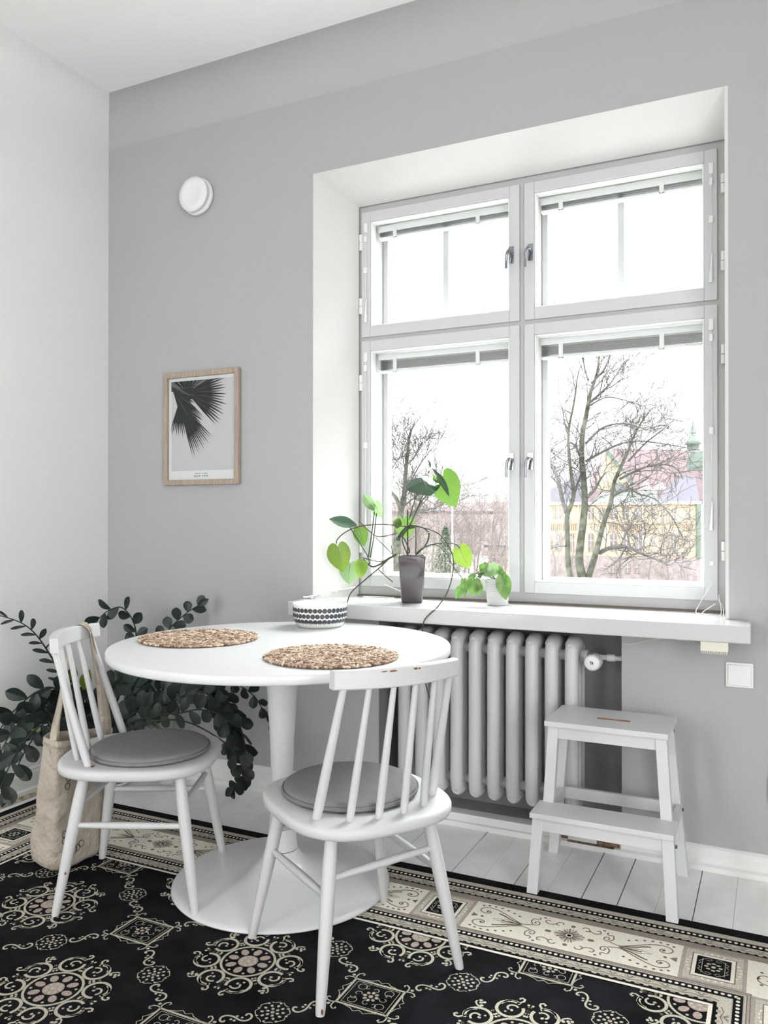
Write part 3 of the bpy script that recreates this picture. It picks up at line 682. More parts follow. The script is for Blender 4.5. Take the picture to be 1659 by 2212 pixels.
# ================================================================== RUG
RZ = .007
rug = MB(); RXA, RXB, RYA, RYB = -2.698, .262, -.411, -2.461
rug.box((RXA, RYB, .001), (RXB, RYA, RZ), 0)
def ribbon(pts, wd, mi, z, taper=False):
    P = [Vector((p[0], p[1], z)) for p in pts]; n = len(P); vs = []
    for i in range(n):
        d = P[min(i+1, n-1)]-P[max(i-1, 0)]; d = d.normalized() if d.length > 0 else Vector((1, 0, 0)); nn = Vector((-d.y, d.x, 0))
        ww = wd/2*(1-.65*i/(n-1) if taper else 1); vs += [P[i]+nn*ww, P[i]-nn*ww]
    rug.add(vs, [(2*i, 2*i+1, 2*i+3, 2*i+2) for i in range(n-1)], mi)
def dot(x, y, rx, ry, mi, z, ang=0, seg=8):
    ca, sa = cos(ang), sin(ang)
    rug.add([(x+rx*cos(2*pi*j/seg)*ca-ry*sin(2*pi*j/seg)*sa, y+rx*cos(2*pi*j/seg)*sa+ry*sin(2*pi*j/seg)*ca, z) for j in range(seg)], [tuple(range(seg))], mi)
def spiral(cx, cy, r0, r1, a0, a1, n=16): return [(cx+(r0+(r1-r0)*j/n)*cos(a0+(a1-a0)*j/n), cy+(r0+(r1-r0)*j/n)*sin(a0+(a1-a0)*j/n)) for j in range(n+1)]
zA, zB = RZ+.0005, RZ+.0009
def medallion(cx, cy):
    ribbon(spiral(cx, cy, .0685, .0685, 0, 2*pi, 40), .0065, 1, zA)
    dot(cx, cy, .026, .026, 5, zA, 0, 16)
    for j in range(8):
        a = 2*pi*j/8+.2; dot(cx+.0175*cos(a), cy+.0175*sin(a), .0048, .0048, 1, zB, a, 6)
        a = 2*pi*j/8; dot(cx+.044*cos(a), cy+.044*sin(a), .0145, .0105, 5, zA, a, 10)
        a += pi/8; dot(cx+.056*cos(a), cy+.056*sin(a), .004, .004, 1, zA, a, 6)
    dot(cx, cy, .006, .006, 1, zB, 0, 6)
    for j in range(8):
        m_ = 1 if j % 2 else -1; a = 2*pi*j/8+pi/8; ux, uy = cos(a), sin(a); tx, ty = -uy*m_, ux*m_
        def L(u, v_): return (cx+ux*u+tx*v_, cy+uy*u+ty*v_)
        c_ = (.107, 0)
        # big loop: starts at outer joint curl, sweeps round, curls inside
        lp = [(.107+.031*cos(t_), .031*sin(t_)) for t_ in [radians(55)-radians(330)*i_/22 for i_ in range(23)]]
        inn = [(.107+.031*cos(radians(-275))+0, 0)]
        s2 = [(.112+(.016-.008*i_/8)*cos(radians(80-200*i_/8))-.004, .004+(.016-.008*i_/8)*sin(radians(80-200*i_/8))) for i_ in range(9)]
        ribbon([L(*p_) for p_ in lp], .0080, 1, zA); ribbon([L(*p_) for p_ in s2], .0055, 1, zB)
        dot(*L(.101, .003), .0048, .004, 1, zB, a, 6); dot(*L(.096, -.012), .0034, .0034, 1, zB, a, 6)
        # outer curl at joint
        oc = [L(.127, .018), L(.132, .028), L(.136, .036), L(.144, .039), L(.150, .034), L(.148, .028), L(.144, .029)]
        ribbon(oc, .0055, 1, zA)
        ribbon([L(.126, -.018), L(.137, -.006), L(.140, .010), L(.134, .022)], .005, 1, zA)
        # dots between loops
        for u, v_ in ((.080, .030), (.089, .036), (.100, .0415), (.112, .046), (.122, .045)): dot(*L(u, v_), .0042, .0036, 1, zA, a, 6)
        for u, v_ in ((.078, -.028), (.086, -.033), (.098, -.040)): dot(*L(u, v_), .0038, .0034, 1, zA, a, 6)
        if m_ > 0:
            for u, v_ in ((.128, -.036), (.136, -.043), (.142, -.050), (.131, -.050)): dot(*L(u, v_), .0052, .0042, 1, zA, a+.6, 6)
            ribbon([L(.124, -.030), L(.136, -.030), L(.146, -.036), L(.148, -.044)], .0045, 1, zA)
def diamond(cx, cy):
    A, B_ = .066, .052
    cor = [(-A, -B_), (A, -B_), (A, B_), (-A, B_)]
    for j in range(4):
        p0, p1 = cor[j], cor[(j+1) % 4]
        ribbon([(cx+p0[0]+(p1[0]-p0[0])*t_, cy+p0[1]+(p1[1]-p0[1])*t_) for t_ in (0, .5, 1)], .006, 1, zA)
        ribbon([(cx+p0[0]*.86+(p1[0]-p0[0])*.86*t_, cy+p0[1]*.86+(p1[1]-p0[1])*.86*t_) for t_ in (0, .5, 1)], .0015, 1, zA)
        # outward points
        mx, my = (p0[0]+p1[0])/2, (p0[1]+p1[1])/2; nl = sqrt(mx*mx+my*my); nx, ny = mx/nl, my/nl
        dx, dy = (p1[0]-p0[0]), (p1[1]-p0[1])
        def E(t_, o_): return (cx+p0[0]+dx*t_+nx*o_, cy+p0[1]+dy*t_+ny*o_)
        ribbon([E(.15, .002), E(.32, .008), E(.40, .016), E(.5, .008), E(.60, .016), E(.68, .008), E(.85, .002)], .0022, 1, zA)
        # corner curls
        sx, sy = p0[0]/A, p0[1]/B_
        for q_ in (1, -1):
            ux, uy = (sx, 0) if q_ > 0 else (0, sy); vx, vy = (0, sy) if q_ > 0 else (sx, 0)
            bx_, by_ = cx+p0[0], cy+p0[1]
            ribbon([(bx_+ux*u+vx*v_, by_+uy*u+vy*v_) for u, v_ in ((0, .002), (.012, .004), (.022, .002), (.028, -.006), (.024, -.012), (.019, -.009))], .0038, 1, zA)
        dot(bx_+sx*.013, by_+sy*.013, .0048, .0048, 1, zA, 0, 6)
        # inner curls
        for q_ in (1, -1): ribbon([(cx+sx*A*.78+sx*(u-.02), cy+sy*B_*.78-sy*v_) for u, v_ in [(.014*cos(t_)*.8+.004, .012+.011*sin(t_)*q_) for t_ in [pi*i_/6 for i_ in range(7)]]], .0016, 1, zA)
        a = 2*pi*j/4
        ribbon(spiral(cx+.034*cos(a), cy+.027*sin(a), .011, .004, a+pi, a+pi+4.6, 10), .0018, 1, zA)
        ribbon(spiral(cx+.042*cos(a+.5), cy+.034*sin(a+.5), .009, .003, a, a+4.6, 10), .0016, 1, zA)
    dot(cx, cy, .006, .006, 5, zA, 0, 8)
    for j in range(8): a = 2*pi*j/8; dot(cx+.0155*cos(a), cy+.0155*sin(a), .0055, .0045, 5 if j % 2 else 1, zA, a, 7)
def flake(cx, cy):
    dot(cx, cy, .0055, .0055, 5, zA, 0, 7)
    for j in range(6): a = 2*pi*j/6; dot(cx+.013*cos(a), cy+.013*sin(a), .0046, .004, 1, zA, a, 6)
    for j in range(10): a = 2*pi*(j+.5)/10; dot(cx+.025*cos(a), cy+.025*sin(a), .0046, .0038, 1, zA, a, 6)
    for j in range(8): a = 2*pi*(j+.5)/8; ribbon([(cx+(.036+.006*sin(t_*3.14))*cos(a+(t_-.5)*.55)-0, cy+(.036+.006*(1-sin(t_*3.14)))*sin(a+(t_-.5)*.55)) for t_ in (0, .25, .5, .75, 1)], .0022, 1, zA); dot(cx+.037*cos(a+.4), cy+.037*sin(a+.4), .0036, .0036, 1, zA, 0, 6)
def sscroll(cx, cy, ang, m_):  # noqa
    ca, sa = cos(ang), sin(ang)
    def T(x, y): x *= .86; y *= m_*1.05; return (cx+x*ca-y*sa, cy+x*sa+y*ca)
    pts = [(-.030, .002), (-.034, .006), (-.040, .004), (-.042, -.004), (-.036, -.012), (-.024, -.014), (-.010, -.009), (0, .0), (.008, .009), (.020, .015), (.034, .012), (.041, .003), (.038, -.006), (.030, -.008), (.026, -.002)]
    P = smooth_path([(x, y, 0) for x, y in pts], 3)
    ribbon([T(p_.x, p_.y) for p_ in P], .0052, 1, zA)
    for x, y in ((-.014, .002), (-.006, .008), (.004, -.006), (.016, .002)): dot(*T(x, y), .0038, .0034, 1, zA, 0, 6)
NX, NY, DX, DY = -1.224, -1.13, .353, .3055
for i in range(-5, 6):
    for j in range(-4, 3):
        cx, cy = NX+DX*i, NY+DY*j
        if not (RXA+.3 < cx < RXB-.25 and RYB+.25 < cy < RYA-.3): continue
        if (i+j) % 2 == 0: medallion(cx, cy)
        else: diamond(cx, cy)
for i in range(-5, 5):
    for j in range(-4, 3):
        cx, cy = NX+DX*(i+.5), NY+DY*(j+.5)
        if not (RXA+.4 < cx < RXB-.4 and RYB+.4 < cy < RYA-.4): continue
        flake(cx, cy)
        s_ = 1 if (i+j) % 2 else -1      # diamonds on the diagonal through (i,j) when i+j odd
        ang = atan2(DY*s_, DX); 
        for q_ in (1, -1):
            sscroll(cx+q_*.083*cos(ang), cy+q_*.083*sin(ang), ang, q_)
# border, raised a little above the field
zb0 = RZ+.0016
CX, CY = (RXA+RXB)/2, (RYA+RYB)/2


def band(d0, d1, mi, z):
    x0, x1, y0, y1 = RXA+d0, RXB-d0, RYA-d0, RYB+d0; a0, a1, b0, b1 = RXA+d1, RXB-d1, RYA-d1, RYB+d1
    V = [(x0, y0, z), (x1, y0, z), (x1, y1, z), (x0, y1, z), (a0, b0, z), (a1, b0, z), (a1, b1, z), (a0, b1, z)]
    rug.add(V, [(0, 4, 5, 1), (1, 5, 6, 2), (2, 6, 7, 3), (3, 7, 4, 0)], mi)
band(.045, .4075, 4, zb0)
z1_, z2_, z3_ = zb0+.0004, zb0+.0008, zb0+.0012
band(.0475, .0545, 6, z1_); band(.057, .064, 6, z1_)
for d0, d1 in ((.069, .092), (.3345, .356)): band(d0, d1, 0, z1_)
for d in (.128, .1345, .141, .148): band(d, d+.0022, 3, z1_)
band(.155, .316, 2, z1_); band(.318, .3205, 3, z1_); band(.3255, .328, 3, z1_); band(.3285, .332, 6, z1_)
band(.093, .123, 6, z1_); band(.358, .3895, 6, z1_); band(.390, .3975, 0, z1_); band(.3985, .4075, 2, z1_); band(.1235, .127, 0, z1_)
# repeated dots / zigzags per side
SIDES = [(lambda s, d: (s, RYA-d), RXA, RXB), (lambda s, d: (RXB-d, s), RYB, RYA), (lambda s, d: (RXA+d, s), RYB, RYA)]
for fn, s0, s1 in SIDES:
    vert = fn(0, 0)[0] != fn(1, 0)[0]
    for d, per in ((.0805, .0149), (.3452, .0149)):
        n = int((s1-s0-2*d)/per)
        for i in range(n+1):
            x_, y_ = fn(s0+d+i*per, d)
            if y_ < -1.75: continue
            dot(x_, y_, .0052 if vert else .0052, .0052 if vert else .0052, 2, z2_, 0, 6)
    for da, db in ((.096, .122), (.361, .388)):
        per = .0415; n = int((s1-s0-2*da)/per)
        off = (-.5374-s0-da) % per if vert else 0
        for i in range(n):
            s_ = s0+da+off+i*per
            if not vert and s_ < -1.75: continue
            if s_+per > s1-da: continue
            dm = (da+db)/2
            pts = [fn(s_, db), fn(s_+per*.5, da+.002), fn(s_+per, db)]
            P = [fn(s_-.001, db-.001), fn(s_+per*.5, da+.001), fn(s_+per+.001, db-.001)]
            ribbon([fn(s_, db-.008), fn(s_+per*.5, da+.012), fn(s_+per, db-.008)], .0026, 3, z2_)
            ribbon([fn(s_+per*.18, da+.001), fn(s_+per*.0+.001, db-.016), fn(s_-per*.18, da+.001)], .0020, 0, z2_)
            ribbon([fn(s_+per*.33, da+.001), fn(s_, db-.010), fn(s_-per*.33, da+.001)], .0016, 3, z2_)
            x_, y_ = fn(s_+per*.5, db-.004); dot(x_, y_, .0055, .0055, 4, z3_, 0, 6)
            for u in (-.25, .25):
                x_, y_ = fn(s_+per*.5+u*per, db+.0005); dot(x_, y_, .006 if vert else .003, .003 if vert else .006, 0, z3_, 0, 6)
    # square cartouches + panel scrolls
    mid = (s0+s1)/2
    if vert: sq = [mid+.343, mid-.343, mid+1.0725, mid-1.0725]
    else: sq = [RYA-.402, RYA-1.02, RYA-1.64]
    dc = .2355
    def Q(s_, d0, d1, hw, mi, z):
        p = [fn(s_-hw, d0), fn(s_+hw, d0), fn(s_+hw, d1), fn(s_-hw, d1)]
        V = [(a_[0], a_[1], z) for a_ in p]
        area = sum(V[i][0]*V[(i+1) % 4][1]-V[(i+1) % 4][0]*V[i][1] for i in range(4))
        rug.add(V, [(0, 1, 2, 3) if area > 0 else (3, 2, 1, 0)], mi)
    for s_ in sq:
        Q(s_, .155, .316, .078, 4, z2_); Q(s_, .163, .308, .068, 6, z2_+.0003); Q(s_, .178, .293, .053, 3, z2_+.0006); Q(s_, .181, .290, .050, 2, z2_+.0009); Q(s_, .190, .281, .041, 0, z2_+.0012)
        zq = z2_+.0015
        for a_ in range(26):   # mottling in the frame
            t_ = a_/26*2*pi; x_, y_ = fn(s_+.0605*cos(t_)*1.05, dc+.065*sin(t_)); dot(x_, y_, .005, .003, 2, z2_+.00045, t_, 5)
        x_, y_ = fn(s_, dc); dot(x_, y_, .006, .006, 1, zq, 0, 7)
        for j in range(8):
            a = 2*pi*j/8; x_, y_ = fn(s_+.0165*cos(a), dc+.0165*sin(a)); dot(x_, y_, .0058, .004, 1, zq, 0, 6)
        for sx in (1, -1):
            for sy in (1, -1):
                ribbon([fn(s_+sx*u, dc+sy*v_) for u, v_ in ((.036, .004), (.030, .012), (.036, .020), (.028, .028), (.020, .036), (.010, .040), (.004, .034), (.010, .028), (.018, .030))], .0016, 1, zq)
                ribbon([fn(s_+sx*.027, dc), fn(s_+sx*.027, dc+sy*.036)], .0014, 1, zq)
    # scroll panels between cartouches
    cs = sorted(sq); cents = [(cs[i]+cs[i+1])/2 for i in range(len(cs)-1)]; hw_ = [(cs[i+1]-cs[i])/2-.078 for i in range(len(cs)-1)]
    for c_, H in zip(cents, hw_):
        K = H/.285; zq = z2_; W = .0034
        for j in range(26):    # central flower
            a = 2*pi*j/26; r_ = .030+.012*abs(cos(2*a)); ribbon([fn(c_+.010*cos(a), dc+.010*sin(a)), fn(c_+r_*cos(a), dc+r_*sin(a)*.9)], .0044, 3 if j % 2 else 4, zq)
        dx_ = fn(c_, dc); dot(dx_[0], dx_[1], .006, .006, 0, zq+.0003, 0, 7)
        for sx in (1, -1):
            for sy in (1, -1):
                def T(u, v_): return fn(c_+sx*u*K, dc+sy*v_)
                def SM(pts): return [T(p_.x, p_.y) for p_ in smooth_path([(u, v_, 0) for u, v_ in pts], 3)]
                ribbon(SM([(.026, .052), (.030, .060), (.040, .060), (.046, .050), (.054, .042), (.066, .040), (.076, .048), (.072, .058), (.064, .056)]), W, 3, zq)
                ribbon(SM([(.046, .050), (.044, .044), (.036, .042)]), W, 3, zq)
                # S stem and fleur
                ribbon(SM([(.095, .062), (.092, .054), (.098, .048), (.108, .050), (.112, .040), (.112, .030), (.105, .018), (.096, .016), (.088, .024), (.090, .034), (.098, .036), (.102, .028), (.097, .025)]), W, 3, zq)
                ribbon(SM([(.105, .014), (.130, .006), (.150, .014), (.185, .036), (.215, .052), (.240, .056), (.258, .048), (.262, .034), (.252, .022), (.238, .022), (.230, .030), (.236, .038), (.244, .034)]), W, 3, zq)
                ribbon(SM([(.135, .004), (.165, .014), (.195, .030), (.208, .034)]), W*1.7, 3, zq)
                for u, v_ in ((.150, .044), (.168, .054), (.188, .062), (.208, .068), (.228, .070), (.246, .068), (.262, .062), (.082, .068), (.240, .031)): 
                    p_ = T(u, v_); dot(p_[0], p_[1], .0048, .0040, 3, zq, 0, 6)
            ribbon([fn(c_+sx*u*K, dc) for u in (.13, .16, .19)], W*1.6, 3, zq); ribbon([fn(c_+sx*u*K, dc+v_) for u, v_ in ((.150, .0), (.180, .010), (.215, 0), (.180, -.010), (.150, 0))], W*.8, 3, zq)
            p_ = fn(c_+sx*.247*K, dc); dot(p_[0], p_[1], .0052, .0052, 3, zq, 0, 6)
            p_ = [fn(c_+sx*.258*K, dc), fn(c_+sx*.276*K, dc+.011), fn(c_+sx*.276*K, dc-.011)]
            V = [(a_[0], a_[1], zq) for a_ in p_]; ar = (V[1][0]-V[0][0])*(V[2][1]-V[0][1])-(V[2][0]-V[0][0])*(V[1][1]-V[0][1])
            rug.add(V, [(0, 1, 2) if ar > 0 else (2, 1, 0)], 3)
            p_ = fn(c_+sx*.058*K, dc); dot(p_[0], p_[1], .010 if vert else .007, .007 if vert else .010, 3, zq, 0, 6)
            p_ = fn(c_, dc+sx*.052); dot(p_[0], p_[1], .007, .007, 3, zq, 0, 6)
# corner scrolls
for cxx, sx in ((RXA+.2355, -1), (RXB-.2355, 1)):
    cyy = RYA-.2355
    for a in (0, pi/2): 
        for q_ in (1, -1):
            ribbon(spiral(cxx+.05*cos(a)*q_, cyy+.05*sin(a)*q_, .030, .006, a, a+q_*8, 26), .0034, 3, z2_)
    for j in range(14): a = 2*pi*j/14; dot(cxx+.068*cos(a), cyy+.068*sin(a), .0046, .0046, 3, z2_, 0, 6)
rug_black = mat('rug_black_pile', (.008, .008, .010), .95, .1, bump=.6, bscale=400, var=.5, vscale=9)
rugm = [rug_black, mat('rug_cream_scroll', (.60, .565, .46), .95, .1, col2=(.38, .355, .28), vscale=260), mat('rug_ivory_panel', (.78, .73, .63), .95, .1, var=.06, vscale=200, bump=.4, bscale=500),
        mat('rug_taupe_line', (.20, .16, .135), .95, .1, var=.2, vscale=200), mat('rug_taupe_band', (.40, .345, .30), .95, .1, var=.12, vscale=260),
        mat('rug_rose_beige', (.52, .42, .37), .95, .1, col2=(.30, .235, .205), vscale=300), mat('rug_stone_band', (.60, .56, .47), .95, .1, col2=(.42, .385, .32), vscale=240)]
tag(obj('area_rug', rug, rugm), 'large black and ivory medallion rug with a patterned border, under the table', 'rug')

# ================================================================== TABLE
TC = Vector((-1.40, -.70, 0)); RT = .0085
t = thing('pedestal_table', 'round white pedestal dining table standing on the rug', 'table', (TC.x, TC.y, RT))
b = MB().lathe([(0, .7235), (.515, .7235), (.524, .7255), (.528, .730), (.528, .7475), (.5265, .7505), (.523, .7515), (0, .7515)], TC, 128)
obj('tabletop', b, table_m, t)
b = MB().lathe([(.0, .724), (.058, .724), (.056, .70), (.046, .58), (.038, .445), (.0345, .33), (.0355, .25), (.040, .18), (.046, .135), (.049, .112)], TC, 48); obj('column', b, table_m, t)
b = MB().lathe([(.049, .110), (.050, .108), (.0515, .106), (.066, .082), (.090, .063), (.125, .050), (.17, .041), (.23, .033), (.29, .026), (.322, .021), (.334, .017), (.338, .012), (.336, RT), (.0, RT)], TC, 96); obj('foot_plate', b, table_m, t)
TZ = .7517

# placemats
def placemat(label):
    t = thing('placemat', label, 'placemat', (0, 0, 0), 0, 'round seagrass placemats on the table')
    rng = random.Random(11); bs = MB(); nr = 12
    for r_i in range(nr):
        R_ = .010+.0158*r_i; n = max(6, int(2*pi*R_/.0115))
        for j in range(n):
            for s_ in (-1, 1):
                a = 2*pi*(j+.5*(s_ > 0))/n; rr = R_+s_*.0035; c = Vector((rr*cos(a), rr*sin(a), .0045+rng.uniform(-.0006, .0012)))
                tang = Vector((-sin(a), cos(a), 0)); rad_ = Vector((cos(a), sin(a), 0)); an = radians(38)*s_+rng.uniform(-.25, .25)
                d = tang*cos(an)+rad_*sin(an); e_ = d.cross(Vector((0, 0, 1))); L_ = .0088; W_ = .0040*rng.uniform(.8, 1.15); H_ = .0040
                vs = [c-d*L_]; 
                for f_, sc in ((-.5, .85), (.4, .9)):
                    for k_ in range(5): a2 = 2*pi*k_/5; vs.append(c+d*L_*f_+e_*W_*sc*cos(a2)+Vector((0, 0, H_*sc*sin(a2))))
                vs.append(c+d*L_)
                fs = [(0, 1+(k_+1) % 5, 1+k_) for k_ in range(5)]+[(1+k_, 1+(k_+1) % 5, 6+(k_+1) % 5, 6+k_) for k_ in range(5)]+[(6+k_, 6+(k_+1) % 5, 11) for k_ in range(5)]
                bs.add(vs, fs, rng.choices([0, 1, 2], [.45, .28, .27])[0], True)
    obj('woven_braid', bs, [sea1, sea2, sea3], t, local=True)
    u = MB().lathe([(0, .0005), (.186, .0005), (.187, .003), (.184, .0042), (0, .0042)], (0, 0, 0), 48); obj('base_weave', u, sea2, t, local=True)
    return t
m1 = placemat('tan seagrass placemat on the far left of the table, by the chair with the bag'); m1.location = (-1.69, -.745, TZ)
dup(m1, (-1.135, -.855, TZ), 1.1, 'brown seagrass placemat at the front of the table, before the nearer chair')

# bowl
c = Vector((-1.497, -.300, TZ))
t = thing('serving_bowl', 'white bowl with rows of charcoal dots on the far side of the table', 'bowl', c)
prof = [(0, .002), (.070, .002), (.076, .0), (.080, .003), (.092, .018), (.0975, .035), (.0985, .075), (.1005, .082), (.100, .085), (.096, .084), (.0945, .075), (.0935, .035), (.086, .018), (.070, .010), (0, .009)]
b = MB().lathe(prof, c, 96)
def bowl_r(z):
    pr = [(.080, .003), (.092, .018), (.0975, .035), (.0985, .075), (.1005, .082)]
    for (r0, z0), (r1, z1) in zip(pr, pr[1:]):
        if z0 <= z <= z1: return r0+(r1-r0)*(z-z0)/(z1-z0)
    return pr[-1][0]
obj('bowl_body', b, cer_m, t)
b = MB(); rng = random.Random(4)
for row, z in enumerate((.064, .044, .0245)):
    n = 36
    for j in range(n):
        a0 = 2*pi*(j+.5*row)/n; rw = .0088; rh = .0086+rng.uniform(-.0006, .0006); vs = []
        cc = Vector((0, 0, 0))
        for k_ in range(13):
            if k_ == 0: u, v_ = 0, 0
            else: u, v_ = rw*cos(2*pi*k_/12)*(1+rng.uniform(-.06, .06)), rh*sin(2*pi*k_/12)
            zz = max(.0035, min(.081, z+v_)); r_ = bowl_r(zz)+.0005; a = a0+u/r_
            vs.append(c+Vector((r_*cos(a), r_*sin(a), zz)))
        b.add(vs, [(0, k_, k_ % 12+1) for k_ in range(1, 13)])
obj('dot_pattern', b, ink_m, t)

# ================================================================== CHAIRS
def sup(a, bb, n, cnt=64, cy=0):
    out = []
    for k_ in range(cnt):
        th = 2*pi*k_/cnt; cs, sn = cos(th), sin(th)
        out.append((a*abs(cs)**(2/n)*(1 if cs >= 0 else -1), cy+bb*abs(sn)**(2/n)*(1 if sn >= 0 else -1)))
    return out
def chair(label):
    t = thing('spindle_back_chair', label, 'chair', (0, 0, 0), 0, 'white spindle back chairs at the table')
    b = MB(); rings = []
    for ins, z in ((.06, .3865), (.012, .3865), (.003, .391), (0, .398), (0, .410), (.003, .416), (.010, .4195), (.03, .420), (.10, .4175)):
        rings.append([(x, y, z) for x, y in sup(.223-ins, .233-ins, 2.9, 64, -.008)])
    n = 64; vs = [v for r in rings for v in r]
    b.add(vs, [(i*n+k_, i*n+(k_+1) % n, (i+1)*n+(k_+1) % n, (i+1)*n+k_) for i in range(len(rings)-1) for k_ in range(n)], 0, True)
    b.add(rings[0], [tuple(range(n))[::-1]]); b.add(rings[-1], [tuple(range(n))])
    obj('seat', b, chair_m, t, local=True)
    F_ = {(-1, -1): (.195, .202), (1, -1): (.195, .202), (-1, 1): (.2075, .202), (1, 1): (.2075, .202)}
    TP = {-1: (.135, .14), 1: (.142, .14)}
    ends = {}
    for sx in (-1, 1):
        for sy in (-1, 1):
            fx, fy = F_[(sx, sy)]; tx, ty = TP[sy]
            A_ = Vector((sx*fx, sy*fy, 0)); B_ = Vector((sx*tx, sy*ty, .392)); ends[(sx, sy)] = (A_, B_)
            fr = [0, .03, .12, .3, .5, .68, .82, .93, 1]; rr = [.0105, .0118, .0130, .0150, .0168, .0178, .0172, .0155, .0145]
            obj('leg', MB().tube([A_.lerp(B_, f_) for f_ in fr], rr, 16), chair_m, t, local=True)
    def on(k_, z): A_, B_ = ends[k_]; return A_.lerp(B_, z/.392)
    for a_, c_, z0, z1 in (((-1, -1), (-1, 1), .245, .245), ((1, -1), (1, 1), .245, .245), ((-1, -1), (1, -1), .285, .30), ((-1, 1), (1, 1), .30, .30)):
        p0, p1 = on(a_, z0), on(c_, z1)
        obj('stretcher', MB().tube([p0.lerp(p1, f_) for f_ in (0, .12, .35, .5, .65, .88, 1)], [.0078, .0086, .0102, .0106, .0102, .0086, .0078], 12), chair_m, t, local=True)
    def ry(x): return -.215-.042*(1-(x/.172)**2)
    b = MB(); n = 20; secs = []
    for i in range(n+1):
        x = -.172+.344*i/n; y = ry(x); e_ = .003
        dz = .004*(1-abs(x)/.172)
        pr = [(y+.013, .7465), (y+.014, .7495), (y+.010, .787+dz), (y+.007, .790+dz), (y-.012, .790+dz), (y-.015, .787+dz), (y-.013, .7495), (y-.010, .7465)]
        secs.append([(x, p_, q_) for p_, q_ in pr])
    vs = [v for s_ in secs for v in s_]; m_ = 8
    b.add(vs, [(i*m_+k_, (i+1)*m_+k_, (i+1)*m_+(k_+1) % m_, i*m_+(k_+1) % m_) for i in range(n) for k_ in range(m_)])
    b.add(secs[0], [tuple(range(m_))]); b.add(secs[-1], [tuple(range(m_))[::-1]])
    obj('top_rail', b, chair_m, t, local=True)
    for i, (x0, y0, x1) in enumerate(((-.166, -.118, -.147), (-.104, -.172, -.090), (-.035, -.191, -.030), (.035, -.191, .030), (.104, -.172, .090), (.166, -.118, .147))):
        A_ = Vector((x0, y0, .415)); B_ = Vector((x1, ry(x1), .752)); k_ = 1.22 if i in (0, 5) else 1
        obj('spindle', MB().tube([A_.lerp(B_, f_) for f_ in (0, .1, .3, .6, .85, 1)], [r_*k_ for r_ in (.0088, .0100, .0102, .0088, .0076, .0072)], 12), chair_m, t, local=True)
    return t
def face_rz(nx, ny): return atan2(ny, nx)-pi/2
RZF = .0085
cA = (-1.001, -.969, RZF-.003); rzA = face_rz(-.3335, .227); cB = (-1.7665, -.908, RZF-.003); rzB = face_rz(.899, .438)
chA = chair('white spindle back chair in front of the table, its back to the camera')
chA.location = cA; chA.rotation_euler = (0, 0, rzA)
WM[chA.name] = Matrix.Translation(Vector(cA)) @ Matrix.Rotation(rzA, 4, 'Z')
chB = dup(chA, cB, rzB, 'white spindle back chair left of the table with the cloth bag on its back')
def chips(t, spots, mt):
    for nm, c_, ax, bx_, m__ in spots:
        rng = random.Random(int(abs(c_[0])*1e4)); c_ = Vector(c_); ax = Vector(ax); bx_ = Vector(bx_); b = MB(); n = 10
        nn = ax.cross(bx_).normalized()
        b.prism([c_+(ax*cos(2*pi*k_/n)+bx_*sin(2*pi*k_/n))*rng.uniform(.6, 1.1) for k_ in range(n)], nn*.0006)
        obj(nm, b, mt, t, local=True, label='brown chip of bare wood')
WM_ = WM
ryA = lambda x: -.215-.042*(1-(x/.172)**2)-.0152
chips(chA, [('paint_chip', (x_, ryA(x_)-.0002, .7862), (w_, -w_*.49*x_*-2, 0), (0, 0, h_), 0) for x_, w_, h_ in ((-.062, .010, .0016), (-.040, .012, .0022), (.020, .008, .0034), (.031, .004, .0022))]
      +[('paint_chip', (-.1955, -.2130, .014), (.004, .001, 0), (0, 0, .007), 0)], chip2_m)
chips(chB, [('paint_chip', (.172, -.104, .4203), (.011, 0, 0), (0, .005, 0), 0), ('paint_chip', (.2016, -.170, .123), (0, .0035, 0), (0, 0, .005), 0)], chip2_m)
def cushion(label):
    t = thing('seat_cushion', label, 'cushion', (0, 0, 0), 0, 'round grey seat cushions on the chairs')
    b = MB().lathe([(0, .0005), (.172, .0005), (.1785, .003), (.181, .007), (.181, .0095), (.179, .0115), (.1765, .0125), (.1755, .0135), (.1765, .0155), (.174, .020), (.165, .0245), (.14, .028), (.08, .030), (0, .0305)], (0, 0, 0), 72)
    obj('cushion_cover', b, cush_m, t, local=True)
    o = []
    P = [Vector((.1795*cos(a), .1795*sin(a), .0117)) for a in [2*pi*k_/72 for k_ in range(73)]]
    obj('piping', MB().tube(P, .0022, 6), cush_m, t, local=True)
    return t
cu = cushion('round grey cushion on the nearer chair, behind the spindles')
def loc_of(c_, rz, x, y, z): return tuple(Matrix.Translation(Vector(c_)) @ Matrix.Rotation(rz, 4, 'Z') @ Vector((x, y, z)))
cu.location = loc_of(cA, rzA, 0, .022, .4205); cu.rotation_euler = (0, 0, rzA)
dup(cu, loc_of(cB, rzB, .010, .018, .4205), rzB, 'round grey cushion on the chair left of the table')

# ================================================================== STEP STOOL
t = thing('step_stool', 'white wooden two step stool in front of the radiator niche', 'stool', (-.475, -.27, .0))
XS0, XS1 = -.668, -.292
